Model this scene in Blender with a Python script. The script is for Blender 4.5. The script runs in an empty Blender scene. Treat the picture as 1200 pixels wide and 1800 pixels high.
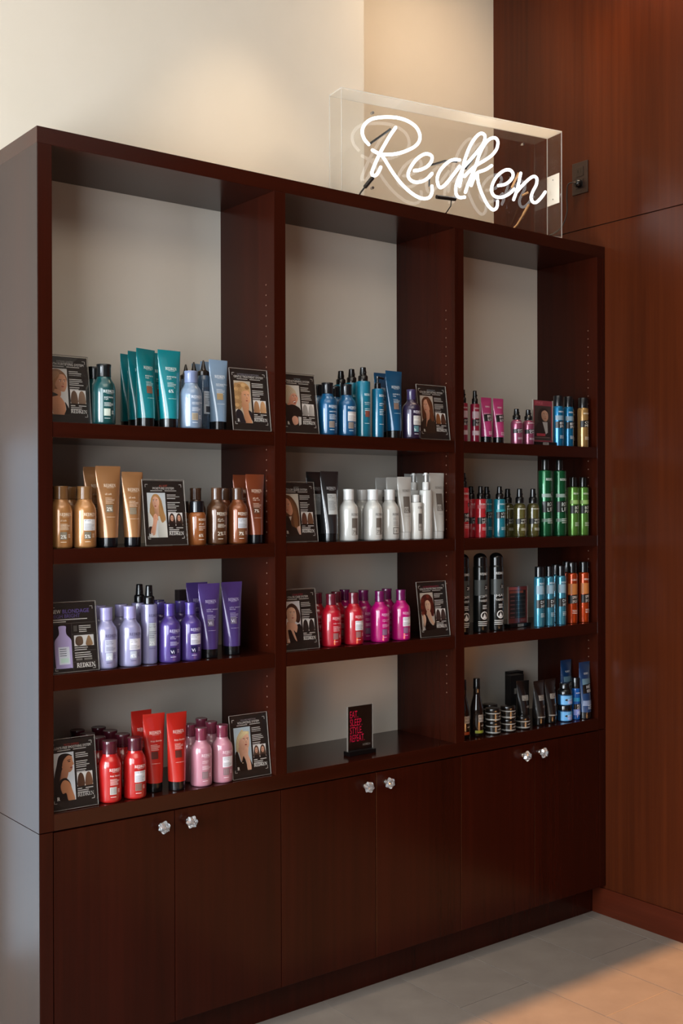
import bpy, bmesh, math, random
from mathutils import Matrix, Vector
from mathutils.geometry import tessellate_polygon

SC = bpy.context.scene
COL = SC.collection
R = math.radians

# ------------------------------------------------------------------ camera
CAM_POS = Vector((-1.20981, -2.88185, 1.6))
YAW, PITCH, ROLL, FPX = 0.65899, -0.00345, -0.0024, 1991.57
fw = Vector((math.sin(YAW) * math.cos(PITCH), math.cos(YAW) * math.cos(PITCH), math.sin(PITCH)))
r0 = Vector((math.cos(YAW), -math.sin(YAW), 0))
u0 = r0.cross(fw)
rt = r0 * math.cos(ROLL) + u0 * math.sin(ROLL)
up = -r0 * math.sin(ROLL) + u0 * math.cos(ROLL)
cd = bpy.data.cameras.new('camera')
cam = bpy.data.objects.new('camera', cd)
COL.objects.link(cam)
cd.sensor_fit = 'VERTICAL'
cd.sensor_height = 36.0
cd.lens = FPX / 1800 * 36.0
cd.clip_start = 0.05
cam.matrix_world = Matrix(((rt.x, up.x, -fw.x, CAM_POS.x), (rt.y, up.y, -fw.y, CAM_POS.y),
                           (rt.z, up.z, -fw.z, CAM_POS.z), (0, 0, 0, 1)))
SC.camera = cam

# ------------------------------------------------------------------ world, exposure, lights
w = bpy.data.worlds.new('world')
SC.world = w
w.use_nodes = True
w.node_tree.nodes['Background'].inputs[0].default_value = (0.55, 0.68, 0.9, 1)
w.node_tree.nodes['Background'].inputs[1].default_value = 0.22
SC.view_settings.view_transform = 'Standard'
SC.view_settings.look = 'None'
SC.view_settings.gamma = 1.0
SC.view_settings.exposure = 0.0
SC.view_settings.use_curve_mapping = False
SC.cycles.use_denoising = True
SC.cycles.max_bounces = 10
SC.cycles.transparent_max_bounces = 24
SC.cycles.sample_clamp_indirect = 6.0


def area(name, loc, rot, sx, sy, power, color):
    l = bpy.data.lights.new(name, 'AREA')
    l.shape = 'RECTANGLE'
    l.size, l.size_y = sx, sy
    l.energy = power
    l.color = color
    o = bpy.data.objects.new(name, l)
    COL.objects.link(o)
    o.location = loc
    o.rotation_euler = [R(a) for a in rot]
    return o


def spot(name, loc, target, power, color, deg, blend, size=0.04):
    l = bpy.data.lights.new(name, 'SPOT')
    l.energy = power
    l.color = color
    l.spot_size = R(deg)
    l.spot_blend = blend
    l.shadow_soft_size = size
    o = bpy.data.objects.new(name, l)
    COL.objects.link(o)
    o.location = loc
    o.rotation_euler = (Vector(target) - Vector(loc)).to_track_quat('-Z', 'Y').to_euler()
    return o


RX0, RX1, RY0, CEIL = -2.7, 2.3316, -6.0, 3.9     # room: left wall, right wall, front wall, ceiling
YB, YR, XJ = 0.3231, 0.6064, 1.380               # back wall, recessed wall, corner between them
# daylight in the window openings: two in the left wall, one in the back wall left of the cabinet
area('window_daylight', (RX0 + 0.02, -0.78, 1.42), (0, -90, 0), 1.9, 1.25, 205, (0.82, 0.92, 1.0))
area('window_daylight', (RX0 + 0.02, -2.90, 1.95), (0, -90, 0), 2.2, 2.2, 116, (0.90, 0.95, 1.0))
area('window_daylight', (-0.66, YB - 0.01, 1.05), (-90, 0, 0), 1.2, 1.5, 13, (0.64, 0.83, 1.0))
# unseen soft fill added under the ceiling to lift the room's ambient light
area('ceiling_fill', (-0.2, -2.9, CEIL - 0.05), (0, 0, 0), 2.4, 2.0, 30, (1.0, 0.84, 0.66))
# ceiling downlights along the wall above the cabinet and beside the wood panelling
spot('downlight', (0.84, -0.26, CEIL - 0.06), (0.83, 0.16, 2.4), 56, (1.0, 0.82, 0.60), 52, 1.0)
spot('downlight', (1.86, -0.16, CEIL - 0.06), (1.86, 0.60, 2.7), 28, (1.0, 0.75, 0.5), 140, 1.0)
spot('downlight', (1.86, -0.10, CEIL - 0.06), (1.86, 0.03, 2.9), 16, (1.0, 0.76, 0.48), 46, 1.0)  # extra narrow spot added to brighten the top of the sign box
spot('downlight', (2.15, -0.27, CEIL - 0.06), (2.25, -0.30, 2.6), 22, (1.0, 0.72, 0.46), 110, 1.0)
# low sun through the front window; its head ends the sunlit patch on the floor
sl = bpy.data.lights.new('sun', 'SUN')
sl.energy = 15
sl.color = (1.0, 0.46, 0.165)
sl.angle = R(0.4)
sun = bpy.data.objects.new('sun', sl)
COL.objects.link(sun)
SUN_E = R(24.0)
sun.rotation_euler = (Vector((0, math.cos(SUN_E), -math.sin(SUN_E)))).to_track_quat('-Z', 'Y').to_euler()


# ------------------------------------------------------------------ materials
def lin(h):
    h = h.lstrip('#')
    v = [int(h[i:i + 2], 16) / 255 for i in (0, 2, 4)]
    return tuple(c / 12.92 if c <= 0.04045 else ((c + 0.055) / 1.055) ** 2.4 for c in v)


MATS = {}


def mat(name, color='#808080', rough=0.4, metal=0.0, coat=0.0, spec=0.5, emit=0.0, trans=0.0, coat_rough=0.08):
    if name in MATS:
        return MATS[name]
    m = bpy.data.materials.new(name)
    m.use_nodes = True
    b = m.node_tree.nodes['Principled BSDF']
    c = lin(color) if isinstance(color, str) else color
    b.inputs['Base Color'].default_value = (*c, 1)
    b.inputs['Roughness'].default_value = rough
    b.inputs['Metallic'].default_value = metal
    b.inputs['Coat Weight'].default_value = coat
    b.inputs['Coat Roughness'].default_value = coat_rough
    if coat > 0.7:
        b.inputs['Coat IOR'].default_value = 1.65
    b.inputs['Specular IOR Level'].default_value = spec
    b.inputs['Transmission Weight'].default_value = trans
    if emit:
        b.inputs['Emission Color'].default_value = (*c, 1)
        b.inputs['Emission Strength'].default_value = emit
    MATS[name] = m
    return m


def wood(name, dark, light, scale, rough=0.22, spec=0.2, bump=0.02):
    m = bpy.data.materials.new(name)
    m.use_nodes = True
    nt = m.node_tree
    b = nt.nodes['Principled BSDF']
    tc = nt.nodes.new('ShaderNodeTexCoord')
    mp = nt.nodes.new('ShaderNodeMapping')
    mp.inputs['Scale'].default_value = scale
    n1 = nt.nodes.new('ShaderNodeTexNoise')
    n1.inputs['Scale'].default_value = 1.0
    n1.inputs['Detail'].default_value = 6
    n1.inputs['Roughness'].default_value = 0.65
    mp2 = nt.nodes.new('ShaderNodeMapping')
    mp2.inputs['Scale'].default_value = tuple(s * 0.13 for s in scale)
    n2 = nt.nodes.new('ShaderNodeTexNoise')
    n2.inputs['Scale'].default_value = 1.0
    n2.inputs['Detail'].default_value = 3
    mx = nt.nodes.new('ShaderNodeMath')
    mx.operation = 'MULTIPLY_ADD'
    mx.inputs[1].default_value = 0.45
    ad = nt.nodes.new('ShaderNodeMath')
    ad.operation = 'MULTIPLY'
    ad.inputs[1].default_value = 0.55
    cr = nt.nodes.new('ShaderNodeValToRGB')
    cr.color_ramp.elements[0].position = 0.33
    cr.color_ramp.elements[0].color = (*lin(dark), 1)
    cr.color_ramp.elements[1].position = 0.68
    cr.color_ramp.elements[1].color = (*lin(light), 1)
    L = nt.links.new
    L(tc.outputs['Object'], mp.inputs['Vector'])
    L(tc.outputs['Object'], mp2.inputs['Vector'])
    L(mp.outputs[0], n1.inputs['Vector'])
    L(mp2.outputs[0], n2.inputs['Vector'])
    L(n2.outputs[0], ad.inputs[0])
    L(n1.outputs[0], mx.inputs[0])
    L(ad.outputs[0], mx.inputs[2])
    L(mx.outputs[0], cr.inputs['Fac'])
    L(cr.outputs[0], b.inputs['Base Color'])
    bp = nt.nodes.new('ShaderNodeBump')
    bp.inputs['Strength'].default_value = bump
    bp.inputs['Distance'].default_value = 0.002
    L(n1.outputs[0], bp.inputs['Height'])
    L(bp.outputs[0], b.inputs['Normal'])
    b.inputs['Roughness'].default_value = rough
    b.inputs['Specular IOR Level'].default_value = spec
    MATS[name] = m
    return m


def mottled(name, c1, c2, scale, rough, bump=0.0, spec=0.5):
    m = bpy.data.materials.new(name)
    m.use_nodes = True
    nt = m.node_tree
    b = nt.nodes['Principled BSDF']
    tc = nt.nodes.new('ShaderNodeTexCoord')
    n = nt.nodes.new('ShaderNodeTexNoise')
    n.inputs['Scale'].default_value = scale
    n.inputs['Detail'].default_value = 8
    n.inputs['Roughness'].default_value = 0.6
    cr = nt.nodes.new('ShaderNodeValToRGB')
    cr.color_ramp.elements[0].position = 0.3
    cr.color_ramp.elements[0].color = (*lin(c1), 1)
    cr.color_ramp.elements[1].position = 0.7
    cr.color_ramp.elements[1].color = (*lin(c2), 1)
    L = nt.links.new
    L(tc.outputs['Object'], n.inputs['Vector'])
    L(n.outputs[0], cr.inputs['Fac'])
    L(cr.outputs[0], b.inputs['Base Color'])
    if bump:
        bp = nt.nodes.new('ShaderNodeBump')
        bp.inputs['Strength'].default_value = bump
        bp.inputs['Distance'].default_value = 0.001
        L(n.outputs[0], bp.inputs['Height'])
        L(bp.outputs[0], b.inputs['Normal'])
    b.inputs['Roughness'].default_value = rough
    b.inputs['Specular IOR Level'].default_value = spec
    MATS[name] = m
    return m


def clear(name, tint=(0.985, 0.985, 0.98), ior=1.6, glow=0.0, glow_col=(0.9, 0.88, 0.84)):
    """thin clear sheet: Fresnel mix of a tinted transparent and a mirror lobe"""
    m = bpy.data.materials.new(name)
    m.use_nodes = True
    nt = m.node_tree
    nt.nodes.clear()
    out = nt.nodes.new('ShaderNodeOutputMaterial')
    t = nt.nodes.new('ShaderNodeBsdfTransparent')
    t.inputs[0].default_value = (*tint, 1)
    g = nt.nodes.new('ShaderNodeBsdfGlossy')
    g.inputs['Roughness'].default_value = 0.0
    f = nt.nodes.new('ShaderNodeFresnel')
    f.inputs[0].default_value = ior
    geo = nt.nodes.new('ShaderNodeNewGeometry')
    inv = nt.nodes.new('ShaderNodeMath')
    inv.operation = 'SUBTRACT'
    inv.inputs[0].default_value = 1.0
    fac = nt.nodes.new('ShaderNodeMath')
    fac.operation = 'MULTIPLY'
    mx = nt.nodes.new('ShaderNodeMixShader')
    L = nt.links.new
    L(geo.outputs['Backfacing'], inv.inputs[1])
    L(f.outputs[0], fac.inputs[0])
    L(inv.outputs[0], fac.inputs[1])
    L(fac.outputs[0], mx.inputs[0])
    L(t.outputs[0], mx.inputs[1])
    L(g.outputs[0], mx.inputs[2])
    last = mx
    if glow:  # pale scatter standing in for light caught in the sheet
        d = nt.nodes.new('ShaderNodeBsdfDiffuse')
        d.inputs[0].default_value = (*glow_col, 1)
        tr = nt.nodes.new('ShaderNodeBsdfTranslucent')
        tr.inputs[0].default_value = (*glow_col, 1)
        m1 = nt.nodes.new('ShaderNodeMixShader')
        m1.inputs[0].default_value = 0.5
        L(d.outputs[0], m1.inputs[1])
        L(tr.outputs[0], m1.inputs[2])
        m2 = nt.nodes.new('ShaderNodeMixShader')
        m2.inputs[0].default_value = glow
        L(mx.outputs[0], m2.inputs[1])
        L(m1.outputs[0], m2.inputs[2])
        last = m2
    L(last.outputs[0], out.inputs[0])
    MATS[name] = m
    return m


def printmat():
    m = bpy.data.materials.new('print_ink')
    m.use_nodes = True
    nt = m.node_tree
    b = nt.nodes['Principled BSDF']
    a = nt.nodes.new('ShaderNodeAttribute')
    a.attribute_name = 'Col'
    nt.links.new(a.outputs['Color'], b.inputs['Base Color'])
    b.inputs['Roughness'].default_value = 0.35
    return m


PRINT = printmat()
WOOD_V = wood('mahogany_veneer_vertical', '#230903', '#340f06', (55, 55, 1.6))
WOOD_H = wood('mahogany_veneer_horizontal', '#230903', '#340f06', (1.6, 55, 55), rough=0.17, spec=0.4)
WOOD_S = wood('mahogany_end_panel_glare', '#1c0c08', '#2a120a', (55, 55, 1.6), rough=0.5, spec=0.7)  # copy of the same wood, colour and sheen set for the daylight glare
WALLWOOD = wood('wall_panel_veneer', '#331408', '#4c200d', (40, 40, 1.1), rough=0.22)
CREAM = mottled('cream_paint', '#d9cdbb', '#ddd1c0', 3.0, 0.55)
CEILP = mottled('ceiling_paint', '#d2cdc4', '#d6d1c9', 3.0, 0.8)
TILE = mottled('porcelain_tile', '#776d65', '#837970', 7.0, 0.42, 0.05)
GROUT = mat('grout', '#5e5751', 0.9)
CLEAR = clear('clear_acrylic')
EDGE = mat('acrylic_polished_edge', '#e9e2d8', 0.2)
BLACK = mat('black_plastic', '#0b0b0c', 0.22, coat=0.3)
CHROME = mat('chrome', '#c8c8c8', 0.15, 1.0)


# ------------------------------------------------------------------ mesh helpers
def finish(bm, name, mats, smooth=None):
    me = bpy.data.meshes.new(name)
    bmesh.ops.recalc_face_normals(bm, faces=bm.faces)
    bm.to_mesh(me)
    bm.free()
    for m in (mats if isinstance(mats, (list, tuple)) else [mats]):
        me.materials.append(m)
    if smooth:
        for p in me.polygons:
            p.use_smooth = True
        me.set_sharp_from_angle(angle=R(smooth))
    return me


def obj(name, me, parent=None):
    o = bpy.data.objects.new(name, me)
    COL.objects.link(o)
    if parent:
        o.parent = parent
    return o


def tag(o, label=None, cat=None, group=None, kind=None):
    for k, v in (('label', label), ('category', cat), ('group', group), ('kind', kind)):
        if v:
            o[k] = v
    return o


def thing(name, loc=(0, 0, 0), rz=0, label=None, cat=None, group=None, kind=None):
    o = bpy.data.objects.new(name, None)
    o.empty_display_size = 0.05
    COL.objects.link(o)
    o.location = loc
    o.rotation_euler = (0, 0, R(rz))
    return tag(o, label, cat, group, kind)


def add_box(bm, x0, x1, y0, y1, z0, z1, bev=0.0, mi=0):
    vs = [bm.verts.new((x, y, z)) for x in (x0, x1) for y in (y0, y1) for z in (z0, z1)]
    fs = [bm.faces.new([vs[i] for i in q]) for q in
          ((0, 1, 3, 2), (4, 6, 7, 5), (0, 4, 5, 1), (2, 3, 7, 6), (0, 2, 6, 4), (1, 5, 7, 3))]
    for f in fs:
        f.material_index = mi
    if bev:
        es = list({e for f in fs for e in f.edges})
        r = bmesh.ops.bevel(bm, geom=es, offset=bev, segments=2, affect='EDGES', profile=0.6)
        for f in r['faces']:
            f.material_index = mi
    return vs


def box(name, m, x0, x1, y0, y1, z0, z1, parent=None, bev=0.0):
    bm = bmesh.new()
    add_box(bm, x0, x1, y0, y1, z0, z1, bev)
    return obj(name, finish(bm, name, m), parent)


def add_lathe(bm, prof, n=32, cx=0, cy=0, mi=0, top=True, bottom=True):
    rings = []
    for r, z in prof:
        rings.append([bm.verts.new((cx + r * math.sin(2 * math.pi * k / n), cy - r * math.cos(2 * math.pi * k / n), z))
                      for k in range(n)])
    for a, b in zip(rings, rings[1:]):
        for k in range(n):
            f = bm.faces.new((a[k], a[(k + 1) % n], b[(k + 1) % n], b[k]))
            f.material_index = mi
    if bottom:
        bm.faces.new(rings[0][::-1]).material_index = mi
    if top:
        bm.faces.new(rings[-1]).material_index = mi


def lathe(name, m, prof, n=32, smooth=40):
    bm = bmesh.new()
    add_lathe(bm, prof, n)
    return finish(bm, name, m, smooth)


def add_tube(bm, pts, r, n=10, mi=0, cap=True):
    pts = [Vector(p) for p in pts]
    rings = []
    prev = None
    for i, p in enumerate(pts):
        d = (pts[min(i + 1, len(pts) - 1)] - pts[max(i - 1, 0)]).normalized()
        if prev is None:
            a = Vector((0, 0, 1)) if abs(d.z) < 0.9 else Vector((1, 0, 0))
            x = d.cross(a).normalized()
        else:
            x = (prev - d * prev.dot(d)).normalized()
        prev = x
        y = d.cross(x)
        rings.append([bm.verts.new(p + x * r * math.cos(2 * math.pi * k / n) + y * r * math.sin(2 * math.pi * k / n))
                      for k in range(n)])
    for a, b in zip(rings, rings[1:]):
        for k in range(n):
            bm.faces.new((a[k], a[(k + 1) % n], b[(k + 1) % n], b[k])).material_index = mi
    if cap:
        for ring, pp, sgn in ((rings[0], pts[0], -1), (rings[-1], pts[-1], 1)):
            bm.faces.new(ring if sgn > 0 else ring[::-1]).material_index = mi


def spline(pts, k=6, closed=False):
    P = [Vector((*p, 0)) if len(p) == 2 else Vector(p) for p in pts]
    out = []
    n = len(P)
    rng = range(n) if closed else range(n - 1)
    for i in rng:
        if closed:
            a, b, c, d = P[(i - 1) % n], P[i], P[(i + 1) % n], P[(i + 2) % n]
        else:
            a, b, c, d = P[max(i - 1, 0)], P[i], P[i + 1], P[min(i + 2, n - 1)]
        for s in range(k):
            t = s / k
            out.append(0.5 * ((2 * b) + (c - a) * t + (2 * a - 5 * b + 4 * c - d) * t * t + (3 * b - a - 3 * c + d) * t ** 3))
    if not closed:
        out.append(P[-1])
    return out


# ------------------------------------------------------------------ flat printed artwork
GLYPHS = {}


def glyph_tris(s):
    if s not in GLYPHS:
        c = bpy.data.curves.new('text', 'FONT')
        c.body = s
        c.resolution_u = 2
        o = bpy.data.objects.new('text', c)
        me = o.to_mesh()
        v = [(p.co.x, p.co.y) for p in me.vertices]
        f = [tuple(p.vertices) for p in me.polygons]
        o.to_mesh_clear()
        bpy.data.objects.remove(o)
        bpy.data.curves.remove(c)
        xs = [p[0] for p in v]
        ys = [p[1] for p in v]
        x0, y0, dx, dy = min(xs), min(ys), max(xs) - min(xs), max(ys) - min(ys)
        GLYPHS[s] = ([((p[0] - x0) / dx, (p[1] - y0) / dy) for p in v], f, dx / dy)
    return GLYPHS[s]


def _ring(cx, cy, rx, ry, tx, ty, a0, a1, n=8):
    o = [(cx + rx * math.cos(R(a0 + (a1 - a0) * i / n)), cy + ry * math.sin(R(a0 + (a1 - a0) * i / n))) for i in range(n + 1)]
    i_ = [(cx + (rx - tx) * math.cos(R(a0 + (a1 - a0) * i / n)), cy + (ry - ty) * math.sin(R(a0 + (a1 - a0) * i / n))) for i in range(n + 1)]
    return [[o[k], o[k + 1], i_[k + 1], i_[k]] for k in range(n)]


def rc(x0, y0, x1, y1):
    return [(x0, y0), (x1, y0), (x1, y1), (x0, y1)]


def letters():
    T, t = 0.2, 0.08
    g = {}
    stem = lambda x: [rc(x, 0, x + T, 1), rc(x - 0.1, 0, x + T + 0.1, t), rc(x - 0.1, 1 - t, x + T + 0.1, 1)]
    g['R'] = (stem(0.1) + [rc(0.3, 1 - t, 0.48, 1), rc(0.3, 0.46, 0.48, 0.46 + t)] + _ring(0.46, 0.73, 0.3, 0.27, 0.19, t, -90, 90)
              + [[(0.42, 0.5), (0.62, 0.5), (0.95, 0.0), (0.72, 0.0)]], 0.98)
    E = stem(0.1) + [rc(0.3, 1 - t, 0.7, 1), rc(0.3, 0, 0.72, t), rc(0.3, 0.48, 0.56, 0.48 + t), rc(0.63, 0.76, 0.7, 1),
                     rc(0.66, 0, 0.74, 0.26), rc(0.5, 0.38, 0.56, 0.66)]
    g['E'] = (E, 0.82)
    g['D'] = (stem(0.1) + [rc(0.3, 1 - t, 0.45, 1), rc(0.3, 0, 0.45, t)] + _ring(0.42, 0.5, 0.46, 0.5, 0.21, t, -90, 90), 0.95)
    g['K'] = (stem(0.1) + [[(0.3, 0.42), (0.36, 0.36), (0.84, 0.95), (0.74, 1.0)], [(0.4, 0.58), (0.6, 0.66), (1.0, 0.0), (0.74, 0.0)],
                           rc(0.62, 1 - t, 0.92, 1), rc(0.68, 0, 1.02, t)], 1.03)
    g['N'] = ([rc(0.12, 0, 0.2, 1), rc(0.82, 0, 0.9, 1), [(0.1, 1), (0.34, 1), (0.9, 0), (0.74, 0)], rc(0, 1 - t, 0.3, 1),
               rc(0.7, 1 - t, 1.0, 1), rc(0, 0, 0.32, t)], 1.02)
    return g


LET = letters()


class Art:
    """coloured flat shapes, stacked in order, later mapped onto a surface"""

    def __init__(s):
        s.v, s.f, s.c, s.l = [], [], [], []
        s.n = 0

    def tris(s, v, f, c):
        b = len(s.v)
        s.v += [(x, y, s.n) for x, y in v]
        s.c += [lin(c)] * len(v)
        s.f += [tuple(b + i for i in q) for q in f]

    def quad(s, p, c):
        s.tris(p, [(0, 1, 2, 3)], c)
        s.n += 1

    def rect(s, x0, y0, x1, y1, c, step=0.0025):
        n = max(1, int(math.ceil(abs(x1 - x0) / step)))
        v = []
        for i in range(n + 1):
            x = x0 + (x1 - x0) * i / n
            v += [(x, y0), (x, y1)]
        s.tris(v, [(2 * i, 2 * i + 2, 2 * i + 3, 2 * i + 1) for i in range(n)], c)
        s.n += 1

    def poly(s, pts, c):
        vv = [Vector((p[0], p[1], 0)) for p in pts]
        s.tris([(p.x, p.y) for p in vv], [tuple(t) for t in tessellate_polygon([vv])], c)
        s.n += 1

    def blob(s, pts, c, k=4):
        s.poly([(p.x, p.y) for p in spline(pts, k, True)], c)

    def ell(s, cx, cy, rx, ry, c, n=14):
        s.poly([(cx + rx * math.cos(2 * math.pi * i / n), cy + ry * math.sin(2 * math.pi * i / n)) for i in range(n)], c)

    def text(s, t, x, y, h, c, w=None, slope=0.0):
        v, f, a = glyph_tris(t)
        w = w or h * a
        s.tris([(x + p[0] * w, y + p[1] * h + slope * p[0] * w) for p in v], f, c)
        s.n += 1
        return w

    def mark(s, x, y, wd, h, c, slope=0.0):
        """the serif maker's wordmark"""
        tot = sum(LET[k][1] for k in 'REDKEN')
        sx = wd / tot
        cx = 0
        for k in 'REDKEN':
            ps, a = LET[k]
            for p in ps:
                s.tris([(x + (cx + q[0]) * sx, y + q[1] * h + slope * (cx + q[0]) * sx) for q in p], [(0, 1, 2, 3)], c)
            cx += a
        s.n += 1

    def lines(s, x, y, wd, n, dy, h, c, seed=1):
        rnd = random.Random(seed)
        for i in range(n):
            s.rect(x, y - i * dy, x + wd * rnd.uniform(0.6, 1.0), y - i * dy + h, c)

    def mesh(s, name, fn, m=None, cut=0.0024):
        """map the shapes onto a surface; triangles wider than cut are split so that they follow its curve"""
        V, F, Cc = list(s.v), [], list(s.c)
        stack = []
        for f in s.f:
            stack += [(f[0], f[i], f[i + 1]) for i in range(1, len(f) - 1)]
        mid = {}
        while stack:
            t = stack.pop()
            xs = [V[i][0] for i in t]
            if cut and max(xs) - min(xs) > cut:
                e = max(range(3), key=lambda k: abs(V[t[k]][0] - V[t[(k + 1) % 3]][0]))
                a, b, c = t[e], t[(e + 1) % 3], t[(e + 2) % 3]
                k = (min(a, b), max(a, b))
                if k not in mid:
                    mid[k] = len(V)
                    V.append(tuple((p + q) / 2 for p, q in zip(V[a], V[b])))
                    Cc.append(tuple((p + q) / 2 for p, q in zip(Cc[a], Cc[b])))
                stack += [(a, mid[k], c), (mid[k], b, c)]
            else:
                F.append(t)
        me = bpy.data.meshes.new(name)
        me.from_pydata([fn(x, y, 0.0003 + 0.00005 * l) for x, y, l in V], [], F)
        a = me.color_attributes.new('Col', 'FLOAT_COLOR', 'POINT')
        a.data.foreach_set('color', [q for c in Cc for q in (*c, 1)])
        me.materials.append(m or PRINT)
        return me


# ------------------------------------------------------------------ the setting
ZC = 2.6209   # cabinet top


def struct(name, me_or_none=None, **k):
    o = obj(name, me_or_none) if me_or_none else thing(name)
    return tag(o, kind='structure')


bm = bmesh.new()
add_box(bm, RX0 - 0.2, 2.6, RY0 - 0.2, 0.9, -0.12, -0.0012)
floor = struct('floor', finish(bm, 'floor', GROUT))
floor['label'] = 'floor of large grey beige porcelain tiles in staggered rows'
TW, TL, J = 0.3185, 0.656, 0.0012
tmesh = {}
cols = [2.2585 + 0.3185 - TW * k for k in range(17)]
for k, xr in enumerate(cols):
    xa, xb = max(xr - TW, RX0), min(xr, RX1)
    off = -0.2505 if k % 2 == 1 else -0.578
    y = off + TL * 2
    while y > RY0:
        ya, yb = max(y - TL, RY0), min(y, YR)
        y -= TL
        if yb <= ya + 0.01 or xb <= xa + 0.01 or (ya > 0.09 and xa > 0.01 and xb < 2.3):
            continue
        key = (round(xb - xa, 4), round(yb - ya, 4))
        if key not in tmesh:
            bm = bmesh.new()
            add_box(bm, J, key[0] - J, J, key[1] - J, -0.008, 0)
            tmesh[key] = finish(bm, 'tile', TILE)
        o = obj('tile', tmesh[key], floor)
        o.location = (xa, ya, 0)

bm = bmesh.new()
add_box(bm, RX0 - 0.2, 2.6, RY0 - 0.2, 0.9, CEIL, CEIL + 0.1)
struct('ceiling', finish(bm, 'ceiling', CEILP))
bm = bmesh.new()
BX0, BX1, BZ0, BZ1 = -1.27, -0.05, 0.30, 1.80
add_box(bm, RX0 - 0.2, BX0, YB, YB + 0.5, 0, CEIL)
add_box(bm, BX1, XJ, YB, YB + 0.5, 0, CEIL)
add_box(bm, BX0, BX1, YB, YB + 0.5, 0, BZ0)
add_box(bm, BX0, BX1, YB, YB + 0.5, BZ1, CEIL)
struct('wall_back', finish(bm, 'wall_back', CREAM))
bm = bmesh.new()
add_box(bm, XJ - 0.02, 2.6, YR, YR + 0.2, 0, CEIL)
struct('wall_back_recess', finish(bm, 'wall_back_recess', CREAM))
# left wall with its window opening, front wall with a wide shop window
WY0, WY1, WZ0, WZ1 = -1.45, -0.10, 0.42, 2.42
bm = bmesh.new()
add_box(bm, RX0 - 0.15, RX0, RY0, -4.02, 0, CEIL)
add_box(bm, RX0 - 0.15, RX0, -1.78, WY0, 0, CEIL)
add_box(bm, RX0 - 0.15, RX0, -4.02, -1.78, 0, 0.83)
add_box(bm, RX0 - 0.15, RX0, -4.02, -1.78, 3.07, CEIL)
add_box(bm, RX0 - 0.15, RX0, WY1, YB, 0, CEIL)
add_box(bm, RX0 - 0.15, RX0, WY0, WY1, 0, WZ0)
add_box(bm, RX0 - 0.15, RX0, WY0, WY1, WZ1, CEIL)
struct('wall_left', finish(bm, 'wall_left', CREAM))
# the window head sets the limit of the sunlit patch on the floor
FH = (-0.345 - RY0) * math.tan(SUN_E)
FX0, FX1 = 0.95, 3.0
bm = bmesh.new()
add_box(bm, RX0 - 0.2, FX0, RY0 - 0.15, RY0, 0, CEIL)
add_box(bm, FX0, 2.6, RY0 - 0.15, RY0, 0, 0.9)
add_box(bm, FX0, 2.6, RY0 - 0.02, RY0, FH, CEIL)
struct('wall_front', finish(bm, 'wall_front', mat('front_wall_taupe', '#4d4037', 0.7)))


def frame_mesh(axis, a0, a1, z0, z1, p, t=0.05, d=0.08):
    bm = bmesh.new()
    for (b0, b1, c0, c1) in ((a0, a0 + t, z0, z1), (a1 - t, a1, z0, z1), (a0, a1, z0, z0 + t), (a0, a1, z1 - t, z1)):
        if axis == 'x':
            add_box(bm, p - d, p, b0, b1, c0, c1)
        else:
            add_box(bm, b0, b1, p - d, p, c0, c1)
    return finish(bm, 'window_frame', mat('window_frame_paint', '#c9c5bf', 0.4))


struct('window_1', frame_mesh('x', WY0, WY1, WZ0, WZ1, RX0 - 0.03))
struct('window_2', frame_mesh('x', -4.02, -1.78, 0.83, 3.07, RX0 - 0.03))
struct('window_3', frame_mesh('y', BX0, BX1, BZ0, BZ1, YB + 0.12))
# wood panelled right wall: lower and upper panels with a shadow gap, plus a base board
wr = struct('wall_right')
wr['label'] = 'right wall of reddish brown wood veneer panels'
box('wall_core', mat('panel_gap', '#1a0c07', 0.8), RX1 + 0.012, RX1 + 0.1, RY0, YR, 0, CEIL, wr)
ZJ = 2.7125
yb = YR
for i, wdt in enumerate((1.45, 1.25, 1.25, 1.25, 1.25)):
    ya = max(yb - wdt, RY0)
    box('panel', WALLWOOD, RX1, RX1 + 0.012, ya + 0.0012, yb, 0, ZJ - 0.0018, wr, 0.0006)
    box('panel', WALLWOOD, RX1, RX1 + 0.012, ya + 0.0012, yb, ZJ + 0.0018, CEIL, wr, 0.0006)
    yb = ya
bb = box('baseboard_right', WOOD_H, RX1 - 0.012, RX1 - 0.0002, RY0, 0.0585, 0, 0.104, None, 0.0015)
bb.data.materials[0] = wood('baseboard_veneer', '#371409', '#4d1e10', (50, 1.6, 50))
tag(bb, kind='structure')
box('baseboard_back', mat('baseboard_paint', '#cfc8bd', 0.4), RX0, -0.012, YB - 0.014, YB - 0.0002, 0, 0.1, None, 0.002)['kind'] = 'structure'

# ------------------------------------------------------------------ the cabinet
XI = [0.0, 0.0418, 0.7631, 0.8054, 1.5239, 1.5666, 2.2838, 2.3306]   # post edges
S1B, S1T, S2B, S2T, S3B, S3T = 1.7925, 1.8344, 1.4505, 1.4916, 1.1085, 1.1518
DK, DR, RB, DB = 0.7770, 0.7310, 2.5765, 0.1175
bk = thing('bookcase', (0, 0, DR), 0,
           'tall open dark mahogany bookcase of three bays with four levels standing on the base cabinet', 'bookcase')


def bpart(name, m, x0, x1, y0, y1, z0, z1, bev=0.0009):
    return box(name, m, x0, x1, y0, y1, z0 - DR, z1 - DR, bk, bev)


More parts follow.
